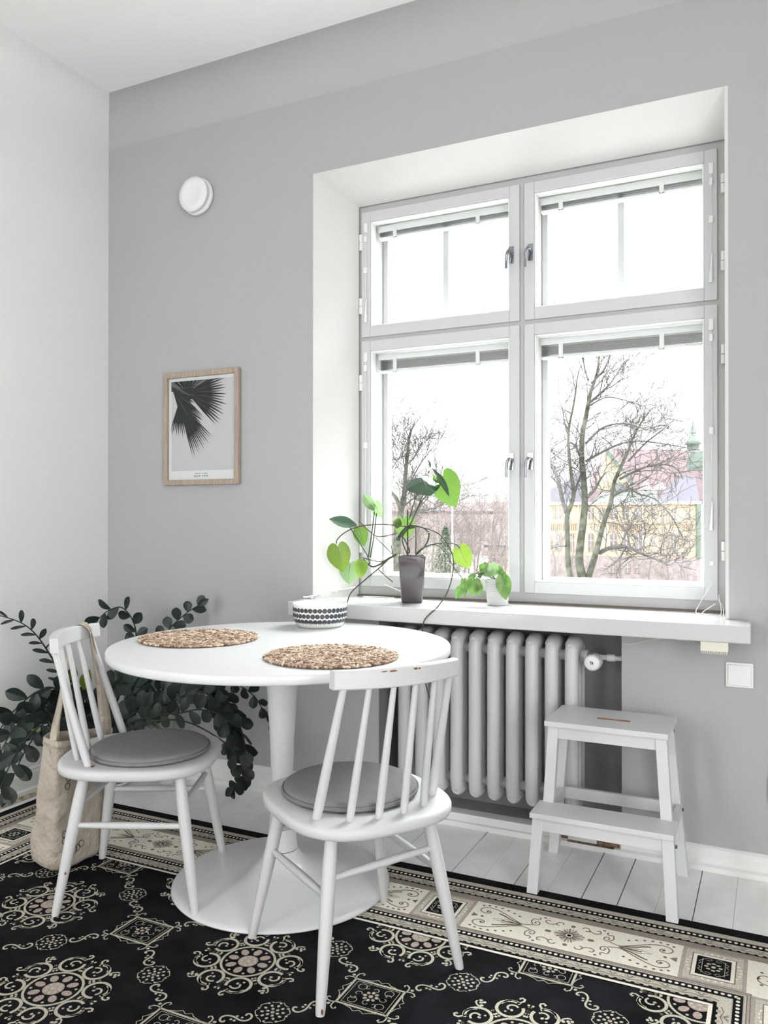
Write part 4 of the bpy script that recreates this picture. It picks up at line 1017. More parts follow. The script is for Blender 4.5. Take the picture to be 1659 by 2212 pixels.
# top board with hand hole
def slab_hole(x0, x1, y0, y1, z0, z1, hx0, hx1, hy, hr):
    b = MB(); n = 12
    hole = [(hx1+hr*cos(a), hy+hr*sin(a)) for a in [-pi/2+pi*k_/n for k_ in range(n+1)]]+[(hx0+hr*cos(a), hy+hr*sin(a)) for a in [pi/2+pi*k_/n for k_ in range(n+1)]]
    cx_, cy_ = (hx0+hx1)/2, hy
    outer = []
    for (x, y) in hole:
        dx, dy = x-cx_, y-cy_
        s_ = min(((x1-cx_)/dx if dx > 1e-9 else 1e9), ((x0-cx_)/dx if dx < -1e-9 else 1e9), ((y1-cy_)/dy if dy > 1e-9 else 1e9), ((y0-cy_)/dy if dy < -1e-9 else 1e9)); outer.append((cx_+dx*s_, cy_+dy*s_))
    m_ = len(hole); ex = hx1+hr+.02; wx = hx0-hr-.02
    def orect(x, y):        # project hole point on the surrounding rectangle wx..ex, y0..y1
        dx, dy = x-cx_, y-cy_
        k_ = min(((ex-cx_)/dx if dx > 1e-9 else 1e9), ((wx-cx_)/dx if dx < -1e-9 else 1e9), ((y1-cy_)/dy if dy > 1e-9 else 1e9), ((y0-cy_)/dy if dy < -1e-9 else 1e9))
        return (cx_+dx*k_, cy_+dy*k_)
    dense = []
    for i in range(m_):
        p_, q_ = hole[i], hole[(i+1) % m_]
        for j in range(8): dense.append((p_[0]+(q_[0]-p_[0])*j/8, p_[1]+(q_[1]-p_[1])*j/8))
    outs = [orect(*p_) for p_ in dense]; M = len(dense)
    for z, up in ((z1, True), (z0, False)):
        vs = [(x, y, z) for x, y in dense]+[(x, y, z) for x, y in outs]
        b.add(vs, [((k_, M+k_, M+(k_+1) % M, (k_+1) % M) if up else (k_, (k_+1) % M, M+(k_+1) % M, M+k_)) for k_ in range(M)])
        for (xa, xb) in ((x0, wx), (ex, x1)):
            b.add([(xa, y0, z), (xb, y0, z), (xb, y1, z), (xa, y1, z)], [(0, 1, 2, 3) if up else (3, 2, 1, 0)])
        for cxn, cyn in ((wx, y0), (ex, y0), (ex, y1), (wx, y1)):
            on_v = [o_ for o_ in outs if abs(o_[0]-cxn) < 1e-6]; on_h = [o_ for o_ in outs if abs(o_[1]-cyn) < 1e-6]
            if on_v and on_h:
                pv = min(on_v, key=lambda o_: abs(o_[1]-cyn)); phh = min(on_h, key=lambda o_: abs(o_[0]-cxn))
                tri = [(pv[0], pv[1], z), (cxn, cyn, z), (phh[0], phh[1], z)]
                ar = (tri[1][0]-tri[0][0])*(tri[2][1]-tri[0][1])-(tri[2][0]-tri[0][0])*(tri[1][1]-tri[0][1])
                if abs(ar) > 1e-12: b.add(tri, [(0, 1, 2) if (ar > 0) == up else (2, 1, 0)])
    b.add([(x, y, z1) for x, y in hole]+[(x, y, z0) for x, y in hole], [(k_, (k_+1) % m_, m_+(k_+1) % m_, m_+k_) for k_ in range(m_)], 1)
    b.add([(x0, y0, z0), (x1, y0, z0), (x1, y1, z0), (x0, y1, z0), (x0, y0, z1), (x1, y0, z1), (x1, y1, z1), (x0, y1, z1)], [(0, 1, 5, 4), (1, 2, 6, 5), (2, 3, 7, 6), (3, 0, 4, 7)])
    return b
b = slab_hole(XS0+.002, XS1, -.312, -.070, .484, .500, -.513, -.428, -.20, .0105)
obj('top_step', b, [stool_m, wood_m], t)
obj('lower_step', MB().box((-.678, -.443, .234), (-.262, -.318, .250)), stool_m, t, bevel=.0015)
LW, LD = .017, .024
def leg4(bx_, by_, tx, ty, zt, w0=.018, d0=.0165, z0=0.0):
    P0 = [(bx_-w0, by_-d0, z0), (bx_+w0, by_-d0, z0), (bx_+w0, by_+d0, z0), (bx_-w0, by_+d0, z0)]
    P1 = [(tx-w0, ty-d0, zt), (tx+w0, ty-d0, zt), (tx+w0, ty+d0, zt), (tx-w0, ty+d0, zt)]
    return MB().hexa(P0, P1)
# lower front legs (short), upper front legs rise from the lower step, long rear legs
for s_, bx_, tx in ((0, -.668, -.655), (1, -.266, -.280)): obj('front_leg', leg4(bx_, -.437, tx, -.418, .234, .0165, .0155, .0095), stool_m, t, bevel=.0015)
for s_, bx_, tx in ((0, -.652, -.640), (1, -.291, -.314)): obj('upper_leg', leg4(bx_, -.320, tx, -.288, .484, .0165, .0145, .190), stool_m, t, bevel=.0015)
for s_, bx_, tx in ((0, -.690, -.644), (1, -.272, -.316)): obj('rear_leg', leg4(bx_, -.090, tx, -.105, .484, .0165, .0165), stool_m, t, bevel=.0015)
for z0, z1, y_, x0, x1 in ((.446, .484, -.292, -.64, -.316), (.446, .484, -.098, -.64, -.316), (.196, .234, -.424, -.652, -.284), (.192, .230, -.092, -.655, -.305)):
    obj('cross_rail', MB().box((x0, y_-.008, z0), (x1, y_+.008, z1)), stool_m, t, bevel=.001)
for bx_ in (-.656, -.282):
    obj('side_rail', MB().box((bx_-.008, -.425, .196), (bx_+.008, -.09, .232)), stool_m, t, bevel=.001)
    obj('side_rail', MB().box((bx_*.97-.022-.008+(.0 if bx_ < -.5 else .0), -.29, .448), (bx_*.97-.022+.008, -.10, .483)) if False else MB().box(((-.641 if bx_ < -.5 else -.315)-.008, -.29, .448), ((-.641 if bx_ < -.5 else -.315)+.008, -.10, .483)), stool_m, t, bevel=.001)
for x_, y_, z_ in ((-.2985, -.291, .458), (-.2985, -.105, .462), (-.2575, -.42, .212), (-.272, -.095, .21)):
    obj('bolt', MB().tube([(x_-.003, y_, z_), (x_+.0025, y_, z_)], .005, 12), iron_m, t)

# ================================================================== TOTE BAG
def closed(pts, n=48):
    P = [Vector(p) for p in pts]; m_ = len(P); out = []
    for i in range(n):
        f_ = i/n*m_; k_ = int(f_); u = f_-k_; p0, p1, p2, p3 = P[(k_-1) % m_], P[k_], P[(k_+1) % m_], P[(k_+2) % m_]
        lin = p1.lerp(p2, u); cr = .5*((2*p1)+(p2-p0)*u+(2*p0-5*p1+4*p2-p3)*u*u+(3*p1-p0-3*p2+p3)*u**3)
        out.append(lin*.55+cr*.45)
    return out
RIM = [at(95, 1592, -1.0), at(125, 1602, -1.015), at(180, 1596, -.91), at(236, 1592, -.76), at(240, 1571, -.725), at(180, 1577, -.83), at(112, 1582, -.95)]
BOT = [Vector((-2.185, -.985, .014)), Vector((-2.062, -1.0, .010)), Vector((-2.05, -.91, .010)), Vector((-2.045, -.80, .012)), Vector((-2.14, -.76, .014)), Vector((-2.19, -.82, .016)), Vector((-2.215, -.90, .014))]
t = thing('tote_bag', 'beige canvas tote bag hanging by its straps from the left chair', 'bag', (-2.1, -.89, .01))
b = MB(); n = 48; LV = 22; rb = closed(BOT, n); rr_ = closed(RIM, n); rings = []
for i in range(LV+1):
    f_ = i/LV; ring_ = []
    for k_ in range(n):
        p = rb[k_].lerp(rr_[k_], f_); cen = Vector((-2.115, -.885, p.z)); d = (p-cen); d.z = 0
        wob = noise.noise(Vector((k_*.21 if k_ < n/2 else (n-k_)*.21, f_*3.2, 3)))*.016*(sin(pi*min(1, f_*1.15)) if f_ < .87 else .2)+noise.noise(Vector((sin(2*pi*k_/n)*2.2, f_*5, cos(2*pi*k_/n)*2.2)))*.014*(1-f_)
        s_ = 1-.25*max(0, .06-f_)/.06
        ring_.append(cen+d*s_+d.normalized()*wob)
    rings.append(ring_)
vs = [v for r in rings for v in r]
b.add(vs, [(i*n+k_, i*n+(k_+1) % n, (i+1)*n+(k_+1) % n, (i+1)*n+k_) for i in range(LV) for k_ in range(n)], 0, True)
b.add(rings[0], [tuple(range(n))[::-1]])
bo = obj('bag_body', b, canvas_m, t); sm = bo.modifiers.new('solid', 'SOLIDIFY'); sm.thickness = .0022; sm.offset = -1
hb = MB(); P = [rings[-1][k_ % n] for k_ in range(n+1)]
Pn = [rings[-2][k_ % n] for k_ in range(n+1)]
cenr = Vector((-2.11, -.87, 0)); out_ = lambda p, e_: p+Vector((p.x-cenr.x, p.y-cenr.y, 0)).normalized()*e_
vs = []; 
for p, q_ in zip(P, Pn): vs += [out_(p, .0025)+Vector((0, 0, .001)), out_(p.lerp(q_, 1.15), .0025)]
hb.add(vs, [(2*i, 2*i+1, 2*i+3, 2*i+2) for i in range(n)], 0, True)
ho = obj('hem', hb, canvas_m, t); sm = ho.modifiers.new('solid', 'SOLIDIFY'); sm.thickness = .0018; sm.offset = 0
wB = Matrix.Translation(Vector(cB)) @ Matrix.Rotation(rzB, 4, 'Z')
def strap(pts, wd_dir, wdt=.024):
    b = MB(); P = smooth_path(pts, 7); vs = []
    for i, p in enumerate(P):
        f_ = i/(len(P)-1); d = Vector(wd_dir[0]).lerp(Vector(wd_dir[1]), min(1, 2*f_)) if f_ < .5 else Vector(wd_dir[1]).lerp(Vector(wd_dir[2]), 2*f_-1)
        d.normalize(); vs += [p-d*wdt/2, p+d*wdt/2]
    b.add(vs, [(2*i, 2*i+1, 2*i+3, 2*i+2) for i in range(len(P)-1)], 0, True)
    o = obj('strap', b, canvas_m, t); sm = o.modifiers.new('solid', 'SOLIDIFY'); sm.thickness = .0022; sm.offset = 0
al = (wB.to_3x3() @ Vector((1, 0, 0)))
for e_, lo_, hi_ in ((0, at(116, 1606, -1.013), at(221, 1600, -.79)), (.018, at(122, 1584, -.945), at(233, 1580, -.735))):
    xr_ = -.105-e_*.9
    bk = wB @ Vector((xr_+.03, -.272-e_*.4, .70)); bk2 = wB @ Vector((xr_+.004, -.266, .775)); tp = wB @ Vector((xr_, -.240, .7965+e_*.12)); ft = wB @ Vector((xr_-.004, -.216, .776)); ft2 = wB @ Vector((xr_-.008, -.2100, .735)); 
    up = (0, 0, .03)
    strap([lo_-Vector((0, 0, .03)), lo_+Vector((0, 0, .03)), lo_.lerp(bk, .5)+Vector((0, 0, .0)), bk, bk2, tp, ft, ft2, ft2.lerp(hi_, .5)+Vector((.0, .01, 0)), hi_+Vector((0, 0, .04)), hi_-Vector((0, 0, .03))],
          [(RGT.x, RGT.y, 0), tuple(al), (RGT.x, RGT.y, .1)])
# printed chain of rings on the face beside the leg
b = MB()
def face_pt(kk_, f_):
    i = f_*LV; i0 = int(i); k0 = int(kk_); u, v_ = kk_-k0, i-i0
    a_ = rings[i0][k0 % n].lerp(rings[i0][(k0+1) % n], u); c_ = rings[min(i0+1, LV)][k0 % n].lerp(rings[min(i0+1, LV)][(k0+1) % n], u); return out_(a_.lerp(c_, v_), .0022)
for (kc, fc) in [(10.2, .72), (11.1, .74), (12.2, .755), (13.3, .76), (14.4, .765), (15.4, .77), (10.0, .66), (9.8, .30), (9.9, .255), (10.4, .215), (11.1, .185), (11.9, .16), (12.7, .145), (13.6, .15), (14.5, .17)]:
    if abs(kc-9.8) < .01 and abs(fc-.30) < .01: obj('printed_chain', b, ink2_m, t); b = MB()
    ps = [face_pt(kc+.62*cos(a), fc+.026*sin(a)) for a in [2*pi*j/14 for j in range(15)]]; b.tube(ps, .0010, 4, 0, False)
obj('printed_chain', b, ink2_m, t)

# ================================================================== PLANTS
def leaf(b, base, tip, wd, nrm, kind='oval', mi=0, bend=.12, fold=.12, nu=8):
    base, tip = Vector(base), Vector(tip); ax = tip-base; L = ax.length
    if L < 1e-5: return
    t_ = ax/L; nn = Vector(nrm); nn = (nn-t_*nn.dot(t_)); nn = nn.normalized() if nn.length > 1e-4 else t_.orthogonal().normalized(); sd = t_.cross(nn)
    if kind == 'heart': H = [(0, 0), (-.10, .10), (-.17, .28), (-.17, .50), (-.08, .74), (.07, .92), (.24, 1.0), (.40, .96), (.55, .84), (.69, .65), (.81, .44), (.90, .24), (.96, .10), (1, 0)]
    elif kind == 'spoon': H = [(0, 0), (.04, .16), (.12, .38), (.25, .66), (.40, .88), (.56, 1.0), (.70, .98), (.82, .82), (.92, .52), (.98, .2), (1, 0)]
    else: H = [(0, 0), (.04, .2), (.12, .45), (.24, .74), (.38, .95), (.50, 1.0), (.63, .92), (.76, .70), (.87, .42), (.95, .16), (1, 0)]
    m_ = len(H); vs = []; S_ = (-1, -.6, -.25, 0, .25, .6, 1)
    for j, (uo, wo) in enumerate(H):
        um = max(0, j/(m_-1)) if kind != 'heart' else max(0, (j-2)/(m_-3))
        for s_ in S_:
            f_ = abs(s_); u = um+(uo-um)*f_; w_ = wd/2*wo*s_
            vs.append(base+t_*L*u-nn*bend*L*(u*u)*.9+nn*bend*L*.25*sin(pi*max(0, min(1, u)))+sd*w_+nn*fold*abs(w_)*1.1)
    q_ = len(S_)
    b.add(vs, [(i*q_+k_, i*q_+k_+1, (i+1)*q_+k_+1, (i+1)*q_+k_) for i in range(m_-1) for k_ in range(q_-1)], mi, True)
VIEW = -(FWD)
def frond(parent, pix, L0, W0, seed, t0=.15, up=False, narrow=1.0, gap=.030, pl=None, mt=0, flop=0, rs=1, sides=(1, -1), lmat=None):
    rng = random.Random(seed); P = smooth_path([at(*p) for p in pix], 8)
    acc = [0]
    for i in range(1, len(P)): acc.append(acc[-1]+(P[i]-P[i-1]).length)
    T_ = acc[-1]; st = MB().tube(P, [(.0062*(1-.72*a_/T_))*rs for a_ in acc], 6, 0, False)
    lb = MB(); s_ = t0*T_; sd = 1; k_ = 0
    pn = (VIEW+Vector((rng.uniform(-.4, .4), rng.uniform(-.3, .3), rng.uniform(-.3, .4)))).normalized()
    while s_ < T_:
        i = max(j for j in range(len(acc)) if acc[j] <= s_); i = min(i, len(P)-2)
        p = P[i].lerp(P[i+1], (s_-acc[i])/max(1e-6, acc[i+1]-acc[i])); tg = (P[i+1]-P[i]).normalized(); side_ = tg.cross(pn).normalized()
        sd = sides[k_ % len(sides)]; k_ += 1
        u = s_/T_; d = (tg*.62+side_*sd*(.85 if u < .93 else .3)+pn*rng.uniform(-.25, .35)+Vector((0, 0, rng.uniform(-.12, .12)-flop))).normalized()
        L_ = L0*(1-.30*abs(u-.6))*rng.uniform(.85, 1.15)
        nr = (pn+side_*sd*rng.uniform(-.6, .3)+tg*rng.uniform(-.4, .4))
        if narrow < 1: nr = side_*rng.uniform(.3, .8)+pn*.5+Vector((0, 0, .5))
        leaf(lb, p, p+d*L_, W0*1.18*narrow*rng.uniform(.85, 1.15), nr, 'spoon', 0, rng.uniform(.0, .16), rng.uniform(.02, .2))
        s_ += gap*rng.uniform(.8, 1.2)
    i = len(P)-1; leaf(lb, P[i], P[i]+(P[i]-P[i-1]).normalized()*L0*.9, W0*.9*narrow, pn)
    fo = obj('frond', lb, lmat or zz_m, parent); obj('stalk', st, zst_m, fo)
pot = thing('zz_plant', 'large dark arching zz plant in a white pot in the corner', 'plant', (-2.62, -.22, 0))
c = Vector((-2.62, -.22, 0))
obj('pot', MB().lathe([(0, .012), (.088, .012), (.104, .10), (.118, .215), (.124, .222), (.118, .224), (.110, .218), (.106, .19), (0, .19)], c, 48), cer_m, pot)
obj('saucer', MB().lathe([(0, .0), (.110, .0), (.124, .014), (.126, .018), (.120, .018), (.108, .008), (0, .010)], c, 48), cer_m, pot)
obj('soil', MB().lathe([(0, .204), (.108, .200)], c, 32), soil_m, pot)
BX = lambda dx=0, dy=0: (214+dx, 1598+dy, -.22)
A_ = [
 (([BX(), (175, 1540, -.42), (152, 1500, -.47), (128, 1450, -.53), (100, 1402, -.60), (75, 1368, -.65), (45, 1345, -.70), (2, 1330, -.75)]), .062, .030, dict(t0=.22, narrow=.55, gap=.026)),
 (([BX(5), (262, 1490, -.28), (290, 1420, -.2), (294, 1370, -.2), (284, 1335, -.22), (262, 1312, -.25), (236, 1318, -.28), (215, 1335, -.3), (205, 1352, -.32)]), .066, .036, dict(t0=.5, gap=.030)),
 (([BX(10), (290, 1480, -.26), (345, 1390, -.16), (372, 1352, -.14), (402, 1325, -.12), (428, 1308, -.11)]), .062, .036, dict(t0=.62, gap=.026)),
 (([BX(-5), (160, 1530, -.46), (118, 1487, -.60), (80, 1494, -.68), (40, 1526, -.76), (10, 1560, -.82), (-25, 1620, -.86)]), .076, .040, dict(t0=.32, gap=.036)),
 (([BX(-5, 5), (150, 1545, -.52), (112, 1562, -.66), (75, 1592, -.75), (45, 1640, -.81), (20, 1700, -.86)]), .078, .044, dict(t0=.28, gap=.040)),
 (([BX(-5, 5), (130, 1550, -.52), (100, 1560, -.70), (62, 1590, -.80), (28, 1640, -.88), (6, 1690, -.92), (-8, 1720, -.93)]), .074, .046, dict(t0=.30, gap=.036)),
 (([BX(-5), (120, 1530, -.56), (60, 1545, -.74), (20, 1590, -.84), (-10, 1650, -.90)]), .072, .044, dict(t0=.3, gap=.034)),
 (([BX(8), (280, 1545, -.33), (350, 1493, -.32), (420, 1475, -.32), (478, 1500, -.32), (508, 1545, -.32), (524, 1590, -.32), (531, 1640, -.32), (530, 1672, -.32)]), .076, .044, dict(t0=.25, gap=.024, rs=1.9)),
 (([BX(8, 5), (280, 1562, -.38), (340, 1546, -.40), (390, 1540, -.40), (425, 1533, -.40), (462, 1538, -.40), (488, 1560, -.40), (492, 1600, -.40)]), .062, .034, dict(t0=.45, gap=.034)),
 (([BX(10, 12), (300, 1568, -.44), (350, 1556, -.45), (398, 1558, -.45), (445, 1578, -.44), (492, 1610, -.43), (518, 1645, -.42), (524, 1672, -.41), (518, 1690, -.40), (505, 1702, -.40)]), .062, .036, dict(t0=.86, gap=.022)),
 (([BX(8), (320, 1500, -.26), (420, 1462, -.2), (500, 1474, -.17), (545, 1500, -.17), (566, 1530, -.17), (582, 1562, -.17)]), .052, .030, dict(t0=.45, gap=.032)),
 (([BX(8), (290, 1530, -.32), (340, 1500, -.34), (400, 1490, -.34), (450, 1500, -.34), (480, 1530, -.34), (498, 1575, -.34), (500, 1615, -.34)]), .070, .040, dict(t0=.2, gap=.026, rs=1.4)),
 (([BX(5), (260, 1560, -.36), (310, 1530, -.36), (360, 1520, -.36), (400, 1500, -.35)]), .075, .042, dict(t0=.1, gap=.022, rs=1.3)),
 (([BX(0), (215, 1540, -.34), (235, 1490, -.32), (270, 1470, -.3)]), .080, .046, dict(t0=.2, gap=.030)),
 (([BX(0), (185, 1560, -.4), (170, 1520, -.42), (160, 1480, -.44)]), .070, .042, dict(t0=.2, gap=.034)),
 (([BX(5), (250, 1560, -.34), (300, 1545, -.34), (340, 1540, -.34)]), .070, .044, dict(t0=.1, gap=.028)),
]
for i, (px_, L_, W_, kw) in enumerate(A_): frond(pot, px_, L_, W_, 50+i, **kw)
# a second plant with broad veined leaves in the same corner
t2 = thing('broad_leaf_plant', 'broad leaved green plant with pale stalks behind the left chair', 'plant', (-2.38, -.09, 0))
c = Vector((-2.38, -.09, 0)); t2.location = c; WM[t2.name] = Matrix.Translation(c)
obj('pot', MB().lathe([(0, .002), (.045, .002), (.055, .09), (.060, .125), (.055, .125), (.052, .11), (0, .105)], c, 32), cer_m, t2)
root = (369, 1628, -.09)
BL = [((262, 1492), (248, 1448), 34, vein_m), ((272, 1470), (330, 1455), 30, vein_m), ((280, 1487), (342, 1485), 30, vein_m), ((268, 1505), (312, 1520), 34, vein_m), ((395, 1482), (440, 1478), 26, vein_m), ((300, 1520), (345, 1510), 28, vein_m),
      ((112, 1515), (55, 1518), 24, zzy_m), ((122, 1520), (92, 1500), 24, zzy_m), ((90, 1590), (52, 1575), 20, zzy_m), ((155, 1470), (160, 1440), 16, zzy_m), ((180, 1490), (192, 1448), 18, zzy_m)]
for i, (b0, t0_, w_, m_) in enumerate(BL):
    y_ = -.20 if b0[0] > 200 else -.46
    p0, p1 = at(b0[0], b0[1], y_), at(t0_[0], t0_[1], y_-.02); sc = (at(b0[0]+10, b0[1], y_)-at(b0[0], b0[1], y_)).length/10
    lb = MB(); leaf(lb, p0, p1, w_*sc*1.1, VIEW+Vector((.2, 0, .4)), 'oval', 0, .1, .15); own = t2 if m_ is vein_m else pot; lo = obj('leaf', lb, m_, own); rt_ = at(*(root if own is t2 else (214, 1598, -.22)))
    st = MB().tube(smooth_path([rt_, (rt_+p0)/2+Vector((0, 0, .05)), p0]), [.005]*6+[.004]*6+[.003], 6, 0, False); obj('stalk', st, vst_m if m_ is vein_m else stem_m, lo)
    vb = MB().tube([p0.lerp(p1, f_)-(-VIEW)*-.001 for f_ in (0, .3, .6)], [.0012, .001, .0006], 4); obj('midrib', vb, vst_m, lo)

# ---- philodendron on the sill
K = 1/2.9625
def pw(x, y, Y): return at(640+x*K, 960+y*K, Y)
pc = Vector((-1.279, .035, WZB))
ph = thing('climbing_philodendron', 'large trailing philodendron in a square taupe pot on the sill', 'plant', pc, 0)
def square_pot(c_, s0, s1, h, ang):
    b = MB(); rings = []
    for hw, z in ((s0*.9, 0), (s0, .004), (s1, h-.004), (s1, h), (s1-.006, h), (s1-.008, h-.02)):
        rg = []
        for cx_, cy_ in ((1, 1), (-1, 1), (-1, -1), (1, -1)):
            for k_ in range(5):
                a = atan2(cy_, cx_)-pi/4+pi/2*k_/4; r_ = .006; rg.append(Matrix.Rotation(ang, 3, 'Z') @ Vector((cx_*(hw-r_)+r_*cos(a), cy_*(hw-r_)+r_*sin(a), z))+Vector(c_))
        rings.append(rg)
    m_ = 20; vs = [v for r in rings for v in r]
    b.add(vs, [(i*m_+k_, i*m_+(k_+1) % m_, (i+1)*m_+(k_+1) % m_, (i+1)*m_+k_) for i in range(len(rings)-1) for k_ in range(m_)], 0, True)
    b.add(rings[0], [tuple(range(m_))[::-1]]); b.add(rings[-1], [tuple(range(m_))], 1); return b
PA = .42
obj('pot', square_pot(pc, .0405, .0530, .183, PA), [potd_m, soil_m], ph)
def stem(pts, r0, r1, m_, nm='stem'):
    P = smooth_path(pts, 6); n_ = len(P); obj(nm, MB().tube(P, [r0+(r1-r0)*i/(n_-1) for i in range(n_)], 7, 0, True), m_, ph)
Yp = .035
stem([pw(712, 700, Yp), pw(685, 640, Yp), pw(680, 590, Yp), pw(720, 530, Yp), pw(780, 400, Yp), pw(825, 280, Yp)], .003, .0022, stem_m)
stem([pw(720, 540, .03), pw(750, 470, .03), pw(800, 370, .02), pw(860, 295, .02), pw(905, 230, .03)], .003, .0022, stem_m)
stem([pw(722, 480, .04), pw(752, 380, .04), pw(785, 265, .04)], .0025, .002, stem_m)
stem([pw(848, 240, .03), pw(848, 180, .03), pw(862, 160, .03)], .0016, .0012, stem_m)
stem([pw(650, 600, .02), pw(680, 555, .02), pw(725, 520, .03), pw(800, 528, .03), pw(850, 560, .03)], .0045, .003, stem_m)
stem([pw(645, 600, .01), pw(660, 610, .0), pw(668, 590, .01), pw(700, 548, .02), pw(760, 530, .03)], .0045, .003, stem_m)
stem([pw(258, 635, .02), pw(262, 610, .02), pw(310, 565, .02), pw(400, 525, .02), pw(550, 512, .02), pw(700, 525, .02), pw(800, 530, .02), pw(900, 565, .01), pw(955, 620, .0), pw(1000, 710, -.02), pw(1000, 830, -.04), pw(965, 950, -.08), pw(900, 1045, -.135), pw(860, 1080, -.154), at(916, 1342, -.157), at(912, 1375, -.156), at(910, 1410, -.154), at(918, 1470, -.15), at(930, 1520, -.15), at(933, 1580, -.15), at(930, 1640, -.15)], .0022, .0022, vine_m, 'aerial_root')
stem([pw(400, 490, .04), pw(500, 580, .04), pw(560, 588, .04), pw(640, 570, .04)], .002, .002, vine_m, 'aerial_root')
stem([pw(490, 580, .02), pw(560, 645, .02), pw(612, 700, .02)], .0018, .0018, stem_m)
stem([pw(343, 530, .02), pw(400, 620, .02), pw(458, 718, .02), pw(472, 780, .02)], .0026, .0026, stem_m)
stem([pw(500, 430, .03), pw(482, 580, .03), pw(462, 720, .02)], .0026, .003, stem_m)
stem([pw(513, 440, .035), pw(498, 580, .03), pw(474, 725, .02)], .0024, .003, stem_m)
stem([pw(325, 1020, -.10), pw(350, 950, -.07), pw(430, 875, -.03), pw(520, 800, .0), pw(590, 735, .01), pw(640, 700, .03)], .0022, .003, vine_m, 'aerial_root')
stem([pw(430, 735, .02), pw(480, 780, .015), pw(520, 775, .01), pw(580, 740, .01), pw(635, 705, .03)], .0035, .004, stem_m)
stem([pw(525, 800, .01), pw(570, 840, .01), pw(618, 880, .01)], .0022, .0018, vine_m, 'aerial_root')
stem([pw(420, 725, .02), pw(540, 750, .01), pw(600, 720, .01)], .0018, .002, stem_m)
stem([pw(765, 705, .03), pw(800, 670, .03), pw(870, 640, .02), pw(960, 628, .02), pw(1020, 640, .02), pw(1048, 665, .02)], .003, .002, stem_m)
stem([pw(775, 700, .03), pw(830, 655, .02), pw(900, 645, .02), pw(960, 700, .01), pw(1010, 790, .01), pw(1065, 860, .02)], .0022, .0016, stem_m)
stem([pw(850, 565, .03), pw(845, 610, .03), pw(822, 655, .03)], .004, .003, stem_m)
stem([pw(765, 700, .04), pw(766, 600, .04), pw(765, 520, .04)], .0028, .002, stem_m)
stem([pw(712, 700, .02), pw(725, 680, .02), pw(700, 620, .02), pw(680, 590, .02)], .003, .003, stem_m)
stem([pw(620, 705, .03), pw(612, 670, .03), pw(605, 640, .03)], .003, .0012, stem_m)
stem([pw(715, 625, .03), pw(760, 590, .03), pw(850, 570, .03)], .0014, .0014, vst_m)
obj('support_stake', MB().tube([pw(714, 715, .01), pw(712, 418, .01)], .0028, 8), dark_m, ph); obj('support_stick', MB().tube([pw(663, 720, .01), pw(662, 650, .01)], .0024, 6), oak_m, ph)
def pleaf(parent, b0, t0_, wpx, Y, m_, n_=(0, -1, .2), kind='heart', bend=.1, fold=.1, Kx=None, Yt=None, fn=pw, flip=1):
    p0, p1 = fn(*b0, Y), fn(*t0_, Yt if Yt is not None else Y); sc = (fn(b0[0]+10, b0[1], Y)-fn(*b0, Y)).length/10
    lb = MB(); leaf(lb, p0, p1, wpx*sc, n_, kind, 0, bend, fold, 12); o = obj('leaf', lb, m_, parent)
    vb = MB().tube([p0.lerp(p1, f_)+Vector(n_).normalized()*(.001-bend*(p1-p0).length*(f_*f_*.9-.25*sin(pi*f_))) for f_ in (0, .25, .5, .75)], [.0011, .001, .0008, .0004], 4); obj('midrib', vb, vst_m, o)
pleaf(ph, (938, 205), (1018, 405), 200, .06, lf_a, (-.25, -1, .15), bend=.05, fold=.06)
pleaf(ph, (865, 150), (985, 332), 60, .02, lf_c, (.9, -.35, .3), 'oval', .05, .3)
pleaf(ph, (862, 155), (840, 90), 20, .02, lf_c, (.9, -.3, .2), 'oval', .05, .3)
pleaf(ph, (800, 212), (850, 300), 205, .01, lf_c, (.1, -.45, 1), bend=.25, fold=-.35, Yt=-.05)
pleaf(ph, (500, 425), (428, 318), 62, .03, lf_d, (.4, -1, .2), 'oval', .05, .2)
pleaf(ph, (503, 380), (545, 470), 88, .04, lf_d, (-.3, -1, .3), 'heart', .05, .15)
pleaf(ph, (390, 520), (208, 488), 90, .01, lf_c, (.15, -.75, .8), 'oval', -.10, .25, Yt=-.04)
pleaf(ph, (408, 540), (430, 655), 94, .045, lf_a, (.1, -1, .1))
pleaf(ph, (266, 655), (296, 818), 140, -.01, lf_b, (.2, -1, .2))
pleaf(ph, (345, 765), (332, 898), 128, .05, lf_d, (.1, -1, 0))
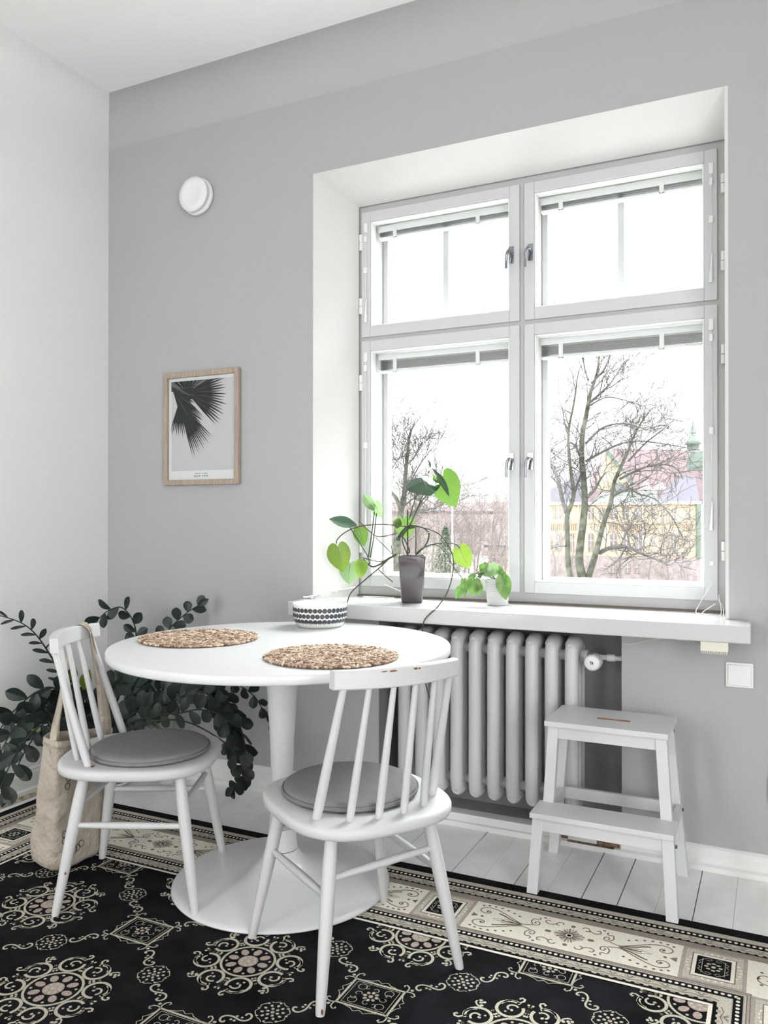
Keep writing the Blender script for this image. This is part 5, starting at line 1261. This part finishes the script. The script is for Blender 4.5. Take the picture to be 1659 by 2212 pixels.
pleaf(ph, (428, 755), (398, 860), 98, -.005, lf_b, (-.2, -1, .25))
pleaf(ph, (690, 480), (712, 605), 130, .07, lf_a, (0, -1, .1))
pleaf(ph, (655, 470), (640, 540), 52, .06, lf_a, (.4, -1, .2), 'oval')
pleaf(ph, (1048, 668), (1105, 797), 132, .01, lf_b, (-.15, -1, .15))
# ---- small striped plant
sc_ = Vector((-.948, .085, WZB))
sp = thing('small_trailing_plant', 'small striped trailing plant in a ribbed white pot on the sill', 'plant', sc_)
pr = [(0, 0), (.036, 0), (.0385, .003)]
for i in range(10): z = .006+i*.0085; r_ = .0385+.0065*i/9; pr += [(r_, z), (r_+.0022, z+.004), (r_, z+.0075)]
pr += [(.0475, .092), (.049, .095), (.049, .1005), (.046, .1005), (.045, .090), (0, .088)]
obj('pot', MB().lathe(pr, sc_, 48), potw_m, sp); obj('soil', MB().lathe([(0, .0895), (.045, .0885)], sc_, 24), soil_m, sp)
SL = [((1078, 885), (1015, 990), 52, .02), ((1140, 868), (1125, 972), 92, .02), ((1165, 865), (1172, 970), 50, .03), ((1072, 870), (1080, 985), 38, .0), ((1150, 828), (1098, 872), 46, .05), ((1322, 855), (1342, 997), 92, .03),
      ((1225, 768), (1172, 822), 66, .06), ((1245, 775), (1280, 848), 80, .06), ((1272, 785), (1325, 822), 44, .07), ((1215, 800), (1245, 850), 70, .05), ((1290, 830), (1350, 860), 60, .05), ((1200, 780), (1230, 762), 40, .09), ((1190, 830), (1160, 850), 40, .05), ((1260, 800), (1230, 850), 60, .04)]
for i, (b0, t0_, w_, Y) in enumerate(SL):
    pleaf(sp, b0, t0_, w_*1.05, Y, lf_e if i not in (7, 9, 13) else lf_d, (random.uniform(-.3, .3), -1, random.uniform(.2, .6)), 'heart' if i % 2 else 'oval', .12, .12)
    if i < 6:
        p0 = pw(*b0, Y); P = smooth_path([sc_+Vector((0, 0, .09)), (sc_+Vector((0, 0, .125))).lerp(p0, .55)+Vector((0, 0, .015)), p0]); obj('stem', MB().tube(P, .0014, 5, 0, False), stem_m, sp)
